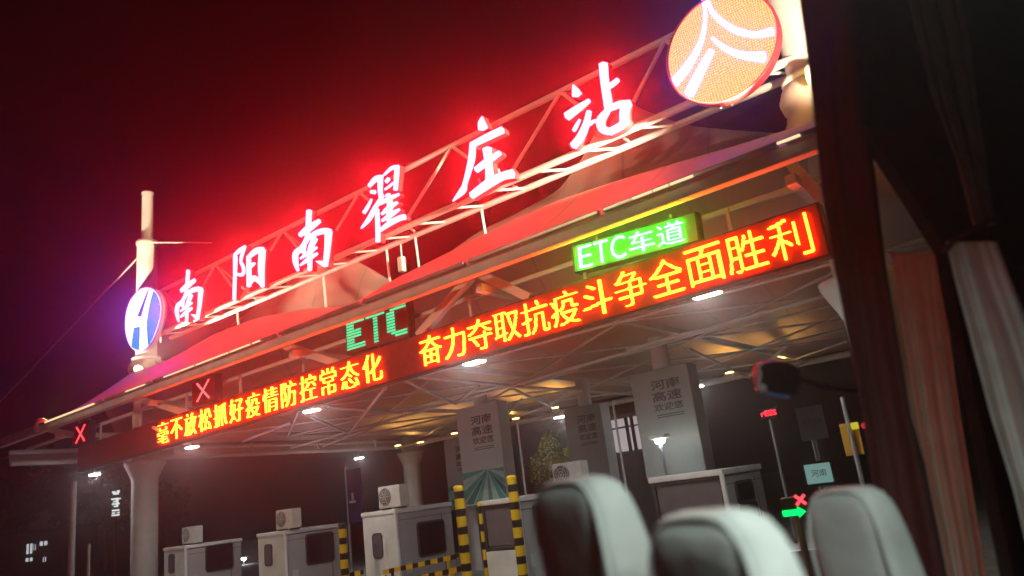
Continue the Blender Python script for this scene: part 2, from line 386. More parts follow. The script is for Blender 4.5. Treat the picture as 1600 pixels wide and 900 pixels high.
for x in (tops[1]+0.8, tops[2]+1.6, tops[3]+0.6, tops[3]+1.9, tops[4]+0.5):
    q = on(B0, B1, x); b = MB(); b.tube(q, (q.x+0.1, q.y, max(zmem(q.x, 15.35), 8.6)), 0.04, None, 6); b.build('hanger', STEEL, frame)
q = on(B0, B1, tops[3]+1.25); b = MB(); b.rbox(q + Vector((0, 0, -0.75)), (0.22, 0.22, 0.5), 0.05); b.tube(q, q+Vector((0,0,-0.6)), 0.025); b.build('junction_box', STEEL, frame)
for px, py in ((1122,160),(1140,156)):
    b = MB(); b.tube(atY(px, py-14, 14.5), atY(px+4, py+10, 14.6), 0.035, None, 6); b.build('emblem_bracket', STEEL, frame)

# ------------------------------------------------------------------ red characters
def catmull(pts, n=7):
    if len(pts) < 3:
        return [tuple(a+(b-a)*t/n for a, b in zip(pts[0], pts[1])) for t in range(n+1)]
    P = [tuple(2*a-b for a, b in zip(pts[0], pts[1]))] + list(pts) + [tuple(2*a-b for a, b in zip(pts[-1], pts[-2]))]
    out = []
    for i in range(1, len(P)-2):
        for k_ in range(n):
            t = k_/n
            out.append(tuple(0.5*((2*b)+(-a+c_)*t+(2*a-5*b+4*c_-d)*t*t+(-a+3*b-3*c_+d)*t**3) for a, b, c_, d in zip(P[i-1], P[i], P[i+1], P[i+2])))
    out.append(tuple(pts[-1])); return out
def ribbon(pts):
    """brush stroke: outline of a polyline whose points carry a width"""
    c_ = catmull(pts); L = []; R = []
    for i, (x, y, w) in enumerate(c_):
        a = c_[max(i-1, 0)]; b = c_[min(i+1, len(c_)-1)]
        dx, dy = b[0]-a[0], b[1]-a[1]; l = hypot(dx, dy) or 1; nx_, ny_ = -dy/l, dx/l
        w = max(w*1.13, 7)
        L.append((x+nx_*w/2, y+ny_*w/2)); R.append((x-nx_*w/2, y-ny_*w/2))
    x, y, w = c_[-1]; a = c_[-2]; dx, dy = x-a[0], y-a[1]; l = hypot(dx, dy) or 1; tip = (x+dx/l*w*0.22, y+dy/l*w*0.22)
    x, y, w = c_[0]; a = c_[1]; dx, dy = x-a[0], y-a[1]; l = hypot(dx, dy) or 1; tail = (x+dx/l*w*0.2, y+dy/l*w*0.2)
    return L, R, tip, tail
def add_stroke(face, side, pts, conv, i, depth):
    L, R, tip, tail = ribbon(pts)
    off = Vector((0, -0.004*i, 0))
    l = [conv(*p)+off for p in L]; r = [conv(*p)+off for p in R]; T = conv(*tip)+off; U = conv(*tail)+off
    n_ = len(l); vs = l + r + [T, U]
    fs = [(k_, k_+1, n_+k_+1, n_+k_) for k_ in range(n_-1)] + [(n_-1, 2*n_, 2*n_-1), (0, n_, 2*n_+1)]
    face.add(vs, fs)
    ring = l + [T] + r[::-1] + [U]; m_ = len(ring); d = Vector((0, depth, 0)); s0 = Vector((0, 0.004, 0))
    side.add([p+s0 for p in ring] + [p+d for p in ring], [(k_, (k_+1) % m_, m_+(k_+1) % m_, m_+k_) for k_ in range(m_)])
    side.add([v+d for v in vs], fs)
def character(strokes, org, sc, label, shift=None, Y=14.38):
    conv = lambda u, v: atY(org[0]+u/sc, org[1]+v/sc, Y) + (shift or Vector((0,0,0)))
    pts = [conv(p[0], p[1]) for s_ in strokes for p in s_]
    c_ = Vector((sum(p.x for p in pts)/len(pts), Y+0.1, sum(p.z for p in pts)/len(pts)))
    t = empty('sign_character', c_, label, 'sign character', 'red lit characters of the station name')
    f, s = MB(), MB()
    for i, st in enumerate(strokes): add_stroke(f, s, st, conv, i, 0.2)
    f.build('lit_face', LETTER, t, flip=False); s.build('return_edge', REDPLASTIC, t)
    z0 = min(p.z for p in pts)
    for dx in (-0.35, 0.35):
        b = MB(); b.tube((c_.x+dx, Y+0.16, z0+0.5), (c_.x+dx, YFc+0.02, A0.z+0.02), 0.03, None, 6); b.build('mounting_bar', STEEL, t)
    return t
NAN = [[(248,95,62),(238,290,60)], [(135,390,50),(240,310,75),(375,215,48)], [(238,290,55),(225,420,55),(170,530,60),(95,600,66),(92,700,62),(120,805,32)],
       [(230,440,40),(330,365,60),(440,335,60),(512,335,35)], [(480,340,82),(465,560,66),(440,750,58)], [(445,735,60),(395,712,45),(332,694,10)],
       [(325,420,66),(270,560,62),(262,800,48)], [(150,665,22),(240,600,48),(350,530,26)], [(150,742,22),(250,670,48),(355,600,32)], [(215,490,26),(190,600,50)]]
YANG = [[(145,235,55),(140,480,46),(130,790,44)], [(130,225,36),(200,160,50),(278,105,36)], [(268,110,40),(235,210,42),(215,300,36)], [(215,300,36),(250,370,42),(255,440,42),(225,470,42),(165,462,30)],
        [(320,250,56),(325,420,62),(325,620,58)], [(305,258,46),(420,165,70),(520,140,46)], [(497,150,84),(485,400,78),(500,625,52)], [(340,390,26),(378,340,44),(408,322,26)], [(330,610,36),(380,520,66),(440,540,56),(510,615,40)]]
ZHAI = [[(170,290,36),(240,215,50),(315,185,22)], [(285,190,55),(285,330,48),(292,400,42)], [(185,345,30),(240,350,40)], [(325,178,22),(400,110,35),(475,92,34)], [(456,95,50),(450,220,46),(440,330,42)],
        [(345,250,38),(378,212,36)], [(335,325,22),(385,290,26),(422,255,22)], [(205,420,22),(165,500,34),(125,560,36)], [(322,380,36),(240,510,44),(180,620,46),(100,715,18)],
        [(260,520,42),(268,700,46),(270,850,44)], [(370,370,48),(392,480,58),(375,640,52)], [(285,475,26),(380,420,44),(485,372,26)], [(308,575,26),(390,505,48),(472,455,26)], [(312,642,26),(400,582,48),(490,525,26)], [(285,745,32),(400,662,52),(500,612,52),(552,602,52)]]
ZHUANG = [[(330,68,14),(325,120,60),(337,178,80)], [(232,322,50),(370,252,58),(512,185,60)], [(247,308,52),(236,450,56),(180,655,40),(158,720,56),(72,812,12)], [(275,542,52),(380,462,58),(490,385,42)], [(375,345,76),(390,500,62),(402,640,78)], [(235,768,58),(400,652,76),(520,592,66),(608,572,76)]]
ZHAN = [[(143,268,14),(165,320,60),(178,360,82)], [(85,550,72),(180,482,60),(288,405,36)], [(205,573,22),(175,630,34),(150,675,32)], [(287,498,42),(260,620,58),(210,730,66),(145,812,66)], [(290,618,34),(335,588,28),(375,605,40)],
        [(412,80,72),(427,250,70),(452,420,70),(462,500,66)], [(452,292,46),(500,262,46),(546,224,40)], [(455,495,50),(395,580,72),(405,655,66),(470,685,60)], [(465,690,62),(580,628,66),(632,575,60)], [(470,480,50),(560,445,58),(655,428,46)], [(640,428,66),(605,500,80),(598,600,70)]]
nan0 = atY(264+242/8.03, 410+90/8.03, 14.38) - atY(450+248/7.5, 316+85/7.5, 14.38)
character(NAN, (450, 316), 7.5, 'red glowing character nearest the blue and white oval emblem, first in the sign', nan0)
character(YANG, (350, 372), 8.19, 'red glowing two-part character with a tall ear-shaped left side, second in the sign')
character(NAN, (450, 316), 7.5, 'red glowing cross-topped character third in the sign, repeating the first one')
character(ZHAI, (550, 246), 6.43, 'red glowing dense character with two feathers on top, fourth in the sign')
character(ZHUANG, (695, 170), 5.625, 'red glowing character with a loose teardrop above its long roof stroke')
character(ZHAN, (870, 85), 5.63, 'red glowing character with a round hollow loop, next to the amber disc emblem')

# ------------------------------------------------------------------ emblems
def emblem_h():
    Y = 14.25; conv = lambda u, v: atY(180+u/5.29, 430+v/5.29, Y)
    ring = [(265,100),(325,120),(370,180),(388,260),(378,360),(345,470),(300,560),(250,615),(200,628),(145,600),(110,545),(92,470),(88,390),(98,300),(125,220),(170,155),(215,115)]
    ring = catmull([(a, b, 0) for a, b in ring + ring[:1]], 5)[:-1]
    P = [conv(a, b) for a, b, _ in ring]
    c_ = conv(237, 363)
    t = empty('oval_emblem', c_, 'oval blue and white lit emblem with a letter H on the mast', 'emblem', None)
    b = MB(); b.prism(P, (0, 0.22, 0)); b.build('emblem_panel', STEEL, t)
    w = MB(); w.prism([c_+(p-c_)*0.985+Vector((0,-0.006,0)) for p in P], (0, -0.02, 0)); w.build('white_face', WHITELED, t)
    def sheet(name, poly, mt):
        s = MB(); s.prism([conv(*q)+Vector((0,-0.030,0)) for q in poly], (0, -0.02, 0)); s.build(name, mt, t)
    sheet('blue_field', [(325,130),(352,160),(374,215),(382,280),(376,345),(352,430),(318,520),(283,585),(275,520),(271,440),(272,380),(283,300),(305,200)], BLUELED)
    sheet('blue_field', [(165,435),(211,427),(208,520),(204,622),(170,612),(142,592),(152,510)], BLUELED)
    sheet('road_sliver', [(290,108),(268,150),(232,240),(192,342),(222,342),(245,255),(266,185)], DIMBLUE)
    r = MB(); r.path([p+Vector((0,0.0,0)) for p in P+P[:1]], 0.035, 6); r.build('rim', mat('emblem_rim', (0.5,0.35,0.5), 0.4), t)
emblem_h()
def disc_mat():
    M = bpy.data.materials.new('amber_led_disc'); M.use_nodes = True; nt = M.node_tree; N = nt.nodes; L = nt.links
    nt.nodes.remove(N['Principled BSDF']); e = N.new('ShaderNodeEmission'); L.new(e.outputs[0], N['Material Output'].inputs['Surface'])
    tc = N.new('ShaderNodeTexCoord'); vo = N.new('ShaderNodeTexVoronoi'); vo.inputs['Scale'].default_value = 19.0; vo.inputs['Randomness'].default_value = 0.22
    nz = N.new('ShaderNodeTexNoise'); nz.inputs['Scale'].default_value = 0.9
    ad = N.new('ShaderNodeVectorMath'); ad.operation = 'MULTIPLY_ADD'; ad.inputs[1].default_value = (0.35, 0.0, 0.35)
    L.new(tc.outputs['Object'], nz.inputs['Vector']); L.new(nz.outputs['Color'], ad.inputs[0]); L.new(tc.outputs['Object'], ad.inputs[2])
    fl_ = N.new('ShaderNodeVectorMath'); fl_.operation = 'MULTIPLY'; fl_.inputs[1].default_value = (1, 0, 1.0); L.new(ad.outputs[0], fl_.inputs[0])
    L.new(fl_.outputs[0], vo.inputs['Vector'])
    rp = N.new('ShaderNodeValToRGB'); L.new(vo.outputs['Distance'], rp.inputs['Fac'])
    rp.color_ramp.elements[0].position = 0.16; rp.color_ramp.elements[0].color = (1.0, 0.80, 0.30, 1)
    rp.color_ramp.elements[1].position = 0.52; rp.color_ramp.elements[1].color = (0.78, 0.34, 0.10, 1)
    L.new(rp.outputs['Color'], e.inputs['Color']); e.inputs['Strength'].default_value = 1.35
    return M
def emblem_round():
    Y = 14.2; conv = lambda u, v: atY(1030+u/5.295, v/5.295, Y)
    c_ = Vector((-4.58, Y, 11.62)); c_ = atY(1125.5, 74, Y); R = 1.23
    t = empty('round_emblem', c_, 'round amber lit emblem crossed by white road lines at the upper end of the truss', 'emblem')
    def ring(r, y): return [c_ + Vector((r*cos(2*pi*i/72), y, r*sin(2*pi*i/72))) for i in range(72)]
    b = MB(); b.prism(ring(R, 0.0), (0, 0.24, 0)); b.build('drum', REDPLASTIC, t)
    f = MB(); f.prism(ring(R-0.02, -0.005), (0, -0.01, 0)); f.build('amber_face', disc_mat(), t)
    s = MB()
    strokes = [[(352,-60,20),(370,0,28),(383,100,30),(378,220,32),(340,370,42),(240,550,62),(125,692,72)], [(388,-40,24),(405,20,30),(450,110,38),(530,190,45),(650,260,52),(800,292,48),(945,262,66)],
               [(440,315,22),(540,398,42),(680,458,56),(878,478,84)], [(442,420,46),(370,550,66),(250,788,78)]]
    d = MB()
    for i, st in enumerate(strokes): add_stroke(s, d, st, lambda u, v: conv(u, v)+Vector((0,-0.02,0)), i, 0.005)
    s.build('road_line', rows_glow('white_road_led', (0.11, 0.062, 1.0), 25.0, 0.05, 0.75), t, flip=False)
    r = MB(); P = ring(R, -0.01); r.path(P+P[:1], 0.03, 6); r.build('rim', REDPLASTIC, t)
emblem_round()

# mast floodlights that warm the truss ends and the masts
def floodlight(p, aim, label, energy, size=1.15, blend=0.6):
    t = empty('floodlight', p, label, 'floodlight', 'warm floodlights on the masts')
    d = (Vector(aim)-Vector(p)).normalized(); a = d.orthogonal().normalized(); b_ = d.cross(a)
    hb = MB(); hb.lathe(p, [(0.08,-0.42),(0.16,-0.3),(0.2,-0.05),(0.21,0.02)], 16, 0, (a, b_, d)); hb.build('housing', STEEL, t)
    ls = MB(); ls.lathe(Vector(p)+d*0.025, [(0.18,0),(0.18,0.012)], 16, 0, (a, b_, d)); ls.build('lens', WARM, t)
    ld = bpy.data.lights.new('warm_beam', 'SPOT'); ld.energy = energy; ld.color = (1.0, 0.78, 0.52); ld.spot_size = size; ld.spot_blend = blend; ld.shadow_soft_size = 0.12
    lo = bpy.data.objects.new('beam', ld); COL.objects.link(lo); lo.parent = t
    lo.location = d*0.06; lo.rotation_euler = d.to_track_quat('-Z', 'Y').to_euler()

# ------------------------------------------------------------------ characters of the LED signs, sampled from the built-in typeface to a grid of diodes
import numpy as np
def glyph_triangles(ch, off):
    cu = bpy.data.curves.new('glyph', 'FONT'); cu.body = ch; cu.size = 1; cu.offset = off; cu.resolution_u = 4
    o = bpy.data.objects.new('glyph', cu); COL.objects.link(o)
    dg = bpy.context.evaluated_depsgraph_get(); dg.update()
    me = bpy.data.meshes.new_from_object(o.evaluated_get(dg)); me.calc_loop_triangles()
    v = np.array([p.co[:2] for p in me.vertices]); t = [tuple(x.vertices) for x in me.loop_triangles]
    bpy.data.objects.remove(o); bpy.data.meshes.remove(me); bpy.data.curves.remove(cu)
    return v, t
def glyph_rows(ch, rows=32, sub=7, widen=2):
    """grid of booleans: thin level strokes, thicker upright ones, as sign controllers draw them"""
    v, t = glyph_triangles(ch, -0.0165 if widen > 1 else -0.015)
    if ord(ch) < 128: x0, y0 = v.min(0); x1, y1 = v.max(0)
    else:
        f, _ = glyph_triangles(ch, 0.0); lo, hi = f.min(0), f.max(0); mid = (lo+hi)/2
        h = max(max(hi-lo)/2 + 0.01, 0.43); x0, y0 = mid-h; x1, y1 = mid+h
    nr = rows*sub; nc = int(round(nr*(x1-x0)/(y1-y0)))
    gx_ = x0+(np.arange(nc)+.5)/nc*(x1-x0); gy_ = y0+(np.arange(nr)+.5)/nr*(y1-y0)
    g_ = np.zeros((nr, nc), bool)
    for a, b, c in t:
        A, B, C_ = v[a], v[b], v[c]
        i0 = np.searchsorted(gx_, min(A[0], B[0], C_[0])); i1 = np.searchsorted(gx_, max(A[0], B[0], C_[0]))
        j0 = np.searchsorted(gy_, min(A[1], B[1], C_[1])); j1 = np.searchsorted(gy_, max(A[1], B[1], C_[1]))
        if i1 <= i0 or j1 <= j0: continue
        X, Y = np.meshgrid(gx_[i0:i1], gy_[j0:j1])
        s = [(Q[0]-P[0])*(Y-P[1])-(Q[1]-P[1])*(X-P[0]) for P, Q in ((A, B), (B, C_), (C_, A))]
        g_[j0:j1, i0:i1] |= ((s[0] >= 0) & (s[1] >= 0) & (s[2] >= 0)) | ((s[0] <= 0) & (s[1] <= 0) & (s[2] <= 0))
    w = g_.copy()
    for k in range(1, widen+1): w[:, k:] |= g_[:, :-k]; w[:, :-k] |= g_[:, k:]
    n = int(round(nc/sub)); pad = np.zeros((nr, n*sub), bool); m = min(nc, n*sub); pad[:, :m] = w[:, :m]
    return pad.reshape(rows, sub, n, sub).mean((1, 3)) > 0.31
GRID = {}
floodlight(atY(67, 664, 10.75)+Vector((0,0,0.12)), ML + Vector((0.2, 0, 13.6)), 'warm floodlight on the far corner of the canopy edge, aimed at the oval emblem mast', 9000, 0.75)
floodlight(ML + Vector((0.9, -0.75, 9.7)), (-20, 14.75, 11.9), 'warm floodlight beside the oval emblem, pointing along the truss', 30000, 0.62, 1.0)
floodlight(MR + Vector((0.25, -1.15, 9.9)), (-14, 14.7, 11.9), 'warm floodlight beside the round emblem, pointing along the truss', 24000, 0.66, 1.0)
floodlight(Vector((-1.2, 10.8, 7.75)), MR + Vector((0.1, 0, 12.2)), 'warm floodlight on the canopy edge below the round emblem, pointing up at its mast', 4500, 0.8)

def fill_mast():  # lamp out of view, added as warm fill on the canopy front
    p = Vector((-15.0, -10.0, 16.0)); t = empty('fill_mast_lamp', (p.x, p.y, 0), 'unseen lamp mast added on the plaza as warm fill for the canopy', 'lamp mast')
    b = MB(); b.tube((p.x, p.y, 0), p, 0.16, 0.08, 12); b.build('pole', GALV, t)
    aim = (Vector((-16, 14, 9))-p).normalized()
    b = MB(); b.rbox(p+aim*0.1, (0.9, 0.35, 0.3), 0.05); b.build('lamp_head', STEEL, t)
    b = MB(); b.box(p+aim*0.32+Vector((0,0,-0.05)), (0.8, 0.02, 0.2)); b.build('lens', WARM, t)
    ld = bpy.data.lights.new('fill_mast_beam', 'SPOT'); ld.energy = 6500; ld.color = (1.0, 0.74, 0.46); ld.spot_size = 1.15; ld.spot_blend = 0.6; ld.shadow_soft_size = 0.35
    lo = bpy.data.objects.new('beam', ld); COL.objects.link(lo); lo.parent = t; lo.location = (p+aim*0.45)-Vector((p.x, p.y, 0)); lo.rotation_euler = aim.to_track_quat('-Z', 'Y').to_euler()
fill_mast()

# ------------------------------------------------------------------ LED signs
def dots(mb, key, o, ux, uz, hgt, y, dep, fill=0.80, widen=2):
    if (key, widen) not in GRID: GRID[key, widen] = glyph_rows(key, widen=widen)
    gr = GRID[key, widen]; n_, w = gr.shape; c = hgt/n_
    for r, q in zip(*np.nonzero(gr)):
        p = o + ux*((float(q)+0.5)*c) + uz*((float(r)+0.5)*c)
        mb.box(p + Vector((0, -dep/2, 0)), (c*fill, dep, c*fill), (ux, Vector((0,1,0)), uz))
    return w*c
BY = 11.25
La, Lb = atY(120, 738, BY), atY(1300, 399, BY)
ux = (Lb-La).normalized(); uz = Vector((-ux.z, 0, ux.x))
board = empty('message_board', (La+Lb)/2, 'long red LED message board with one line of yellow characters hung under the canopy front', 'message board')
hb = MB(); Lw = (Lb-La).length; hgt = 0.87
cc = (La+Lb)/2 + uz*(hgt/2) + Vector((0, 0.13, 0))
hb.rbox(cc, (Lw, 0.24, hgt), 0.03, (ux, Vector((0,1,0)), uz)); hb.build('housing', DARKBOX, board)
fb = MB(); fb.box(cc + Vector((0,-0.125,0)), (Lw-0.08, 0.012, hgt-0.08), (ux, Vector((0,1,0)), uz)); fb.build('display_face', LEDFACE, board)
tx = MB(); T1 = '毫不放松抓好疫情防控常态化'; T2 = '奋力夺取抗疫斗争全面胜利'
ch = 0.67
def run(txt, xa, xb, widen):
    st = (xb-xa)/len(txt)
    for i, c in enumerate(txt):
        X = xa + st*i + (st-ch)/2; o = La + ux*((X-La.x)/ux.x) + uz*0.10
        dots(tx, c, Vector((o.x, BY-0.005, o.z)), ux, uz, ch, 0, 0.05, 0.84, widen)
run(T1, atY(246, 700, BY).x, atY(604, 600, BY).x, 2); run(T2, atY(659, 580, BY).x, atY(1281, 400, BY).x, 1)
tx.build('led_text', AMBERTXT, board)
for i in range(9):
    q = La + ux*(Lw*(i+0.5)/9) + uz*hgt + Vector((0,0.15,0)); b = MB(); b.bar(q - Vector((0,0,0.03)), (q.x, q.y, 7.05), 0.06); b.build('hanger', STEEL, board)
def sign_box(name, px, label, cat, group=None, Y=11.3, deep=0.22, face=LEDFACE):
    a, b, c_ = [atY(*q, Y) for q in px]            # lower left, lower right, upper left
    u = (b-a); w = u.length; u.normalize(); v = Vector((-u.z, 0, u.x)); h_ = (c_-a).dot(v)
    t = empty(name, a+u*(w/2)+v*(h_/2), label, cat, group)
    k_ = MB(); k_.rbox(a+u*(w/2)+v*(h_/2)+Vector((0, deep/2, 0)), (w, deep, h_), 0.025, (u, Vector((0,1,0)), v)); k_.build('housing', DARKBOX, t)
    f_ = MB(); f_.box(a+u*(w/2)+v*(h_/2)+Vector((0,-0.004,0)), (w-0.06, 0.012, h_-0.06), (u, Vector((0,1,0)), v)); f_.build('display_face', face, t)
    for s_ in (0.2, 0.8):
        q = a+u*(w*s_)+v*h_+Vector((0,deep/2,0)); k_ = MB(); k_.bar(q-Vector((0,0,0.02)), (q.x, q.y, max(7.2, q.z+0.1)), 0.05); k_.build('hanger', STEEL, t)
    return t, a, u, v, w, h_
t, a, u, v, w, h_ = sign_box('lane_sign', ((897,428),(1094,377),(889,386)), 'bright green lit lane sign with white letters above the long message board', 'lane sign', 'lane signs under the canopy front', face=mat('green_panel', (0.30, 0.34, 0.30), 0.6))
gx = MB(); cw = h_*0.76; o = a + u*(w*0.06) + v*(h_*0.12); x = 0.0; wide = w*0.86/(3*0.66+2*1.06)/cw
for c in 'ETC车道':
    s_ = 0.62 if c in 'ETC' else 1.0
    hh = cw; q = o + u*x
    if (c, 1) not in GRID: GRID[c, 1] = glyph_rows(c, widen=1)
    wd = GRID[c, 1].shape[1]/32*cw
    if c in 'ETC':
        wt = 0.55*cw*wide; dots(gx, c, Vector((q.x, 11.29, q.z)), u*(wt/wd), v, hh, 0, 0.03, 0.8, 1); x += wt + 0.11*cw*wide
    else:
        dots(gx, c, Vector((q.x, 11.29, q.z)), u*wide, v, hh, 0, 0.03, 0.8, 1); x += wd*wide*1.06
gx.build('led_text', GREENTXT, t)
t, a, u, v, w, h_ = sign_box('lane_sign', ((541,556),(640,527),(537,497)), 'dark lane sign with teal dotted letters over the first half of the message board', 'lane sign', 'lane signs under the canopy front')
tb = MB()
E_ = ['11111','11111','11000','11000','11110','11110','11110','11000','11000','11111','11111']
T_ = ['11111','11111','00100','00100','00100','00100','00100','00100','00100','00100','00100']
C_ = ['00111','01111','11000','11000','11000','11000','11000','11000','11000','01111','00111']
for li, gl in enumerate((E_, T_, C_)):
    for r, row in enumerate(gl):
        q0 = None; row = row+'0'
        for i, b_ in enumerate(row):
            if b_ == '1' and q0 is None: q0 = i
            if b_ == '0' and q0 is not None:
                cw = w*0.29/5; x0 = w*(0.04+0.325*li) + q0*cw; L_ = (i-q0)*cw; zc = h_*(0.90 - 0.80*(r+0.5)/11)
                p = a + u*(x0+L_/2) + v*zc + Vector((0,-0.02,0)); tb.box(p, (L_, 0.02, h_*0.80/11*0.62), (u, Vector((0,1,0)), v)); q0 = None
tb.build('led_text', TEALTXT, t)
def xsign(px, label, mt, sc=1.0):
    t, a, u, v, w, h_ = sign_box('lane_signal', px, label, 'lane signal', 'red crosses over closed lanes', 11.3)
    k_ = MB(); n_ = 11
    for i in range(n_):
        for s_ in (-1, 1):
            for e in (-0.4, 0.4):
                f_ = (i+0.5)/n_ - 0.5; p = a + u*(w*(0.5+s_*f_*0.52) + e*0.055) + v*(h_*(0.5+f_*0.72)) + Vector((0,-0.015-0.002*(s_>0),0))
                k_.box(p, (0.05, 0.02, 0.05), (u, Vector((0,1,0)), v))
    k_.build('led_cross', mt, t)
xsign(((300,637),(337,625),(295,598)), 'square lane signal showing a pale pink X above the first yellow characters', REDX2)
xsign(((113,700),(139,692),(110,666)), 'square lane signal showing a red X at the far unlit end of the message board', REDX)

# glowing strips in place of warm reflections along the gutter edge
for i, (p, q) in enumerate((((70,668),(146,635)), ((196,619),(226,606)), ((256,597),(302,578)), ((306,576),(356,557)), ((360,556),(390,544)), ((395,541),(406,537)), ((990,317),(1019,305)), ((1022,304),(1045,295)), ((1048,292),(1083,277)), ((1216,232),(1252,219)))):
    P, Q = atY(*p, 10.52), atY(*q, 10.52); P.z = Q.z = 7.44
    b = MB(); b.tube(P, Q, 0.022 if i else 0.035, None, 6); b.build('edge_glint', EDGE, canopy)

# ------------------------------------------------------------------ floodlights under the canopy
def canopy_lamp(px, z, label, first=[None]):
    p = atZ(*px, z); 
    if first[0] is None:
        t = empty('canopy_lamp', p, label, 'lamp', 'white lamps hung under the canopy')
        b = MB(); b.rbox(p+Vector((0,0,0.06)), (0.55, 0.28, 0.10), 0.03); b.build('housing', STEEL, t)
        l_ = MB(); l_.box(p+Vector((0,0,0.0)), (0.48, 0.22, 0.02)); l_.build('lens', LAMPW, t)
        r = MB(); r.tube(p+Vector((0,0,0.1)), p+Vector((0,0,0.62)), 0.03, None, 6); r.build('rod', STEEL, t)
        first[0] = t; return t
    t = copy_tree(first[0]); t.location = p; tag(t, label); return t
for px, z, lb in (((300,699),5.95,'white lamp under the first characters of the message board'), ((487,642),5.95,'white lamp under the end of the first half of the message board line'),
                  ((741,567),5.95,'white lamp under the start of the second line of characters'), ((1104,461),5.95,'white lamp under the last characters of the message board, nearest the coach'),
                  ((561,716),5.8,'white lamp far back in the dark gap left of the second column'), ((876,652),5.8,'small white lamp behind the tall banner with the teal rays'),
                  ((1087,605),5.8,'white lamp beside the large banner board, high at its far edge'), ((148,742),5.8,'white lamp beyond the unlit end of the message board')):
    canopy_lamp(px, z, lb)
def uplight(px, label, en):
    p = px if isinstance(px, Vector) else atY(*px, 28.6)
    t = empty('uplight', p, label, 'floodlight', 'amber uplights along the back edge of the canopy')
    b = MB(); b.rbox(p+Vector((0,0,-0.12)), (0.35, 0.25, 0.16), 0.03); b.build('housing', STEEL, t)
    l_ = MB(); l_.box(p, (0.28, 0.18, 0.02)); l_.build('lens', WARM, t)
    k_ = MB(); k_.bar(p+Vector((0,0.0,-0.16)), (p.x, 31.5, 6.7), 0.06); k_.build('arm', STEEL, t)
    ld = bpy.data.lights.new('amber_wash', 'SPOT'); ld.energy = en; ld.color = (1.0, 0.60, 0.14); ld.spot_size = 2.4; ld.spot_blend = 0.8; ld.shadow_soft_size = 0.08
    lo = bpy.data.objects.new('wash', ld); COL.objects.link(lo); lo.parent = t; lo.location = (0,0,0.05); lo.rotation_euler = (radians(180),0,0)
for px, lb, en in (((622,696),'amber uplight just left of the column behind the booths',78), ((657,691),'amber uplight just right of the column behind the booths',66), ((710,677),'amber uplight left of the teal rayed banner',72), ((806,654),'amber uplight right of the teal rayed banner',90), ((868,637),'amber uplight above the yellow-lit bush',90),
                   ((1140,582),'amber uplight right of the largest banner',65), ((1226,572),'amber uplight next to the coach mirror',55)):
    uplight(px, lb, en)

uplight(Vector((0.9, 13.6, 6.25)), 'added amber uplight hidden behind the window post, making the canopy front glow', 160)  # unseen lamp added so the cloth behind the trim glows orange

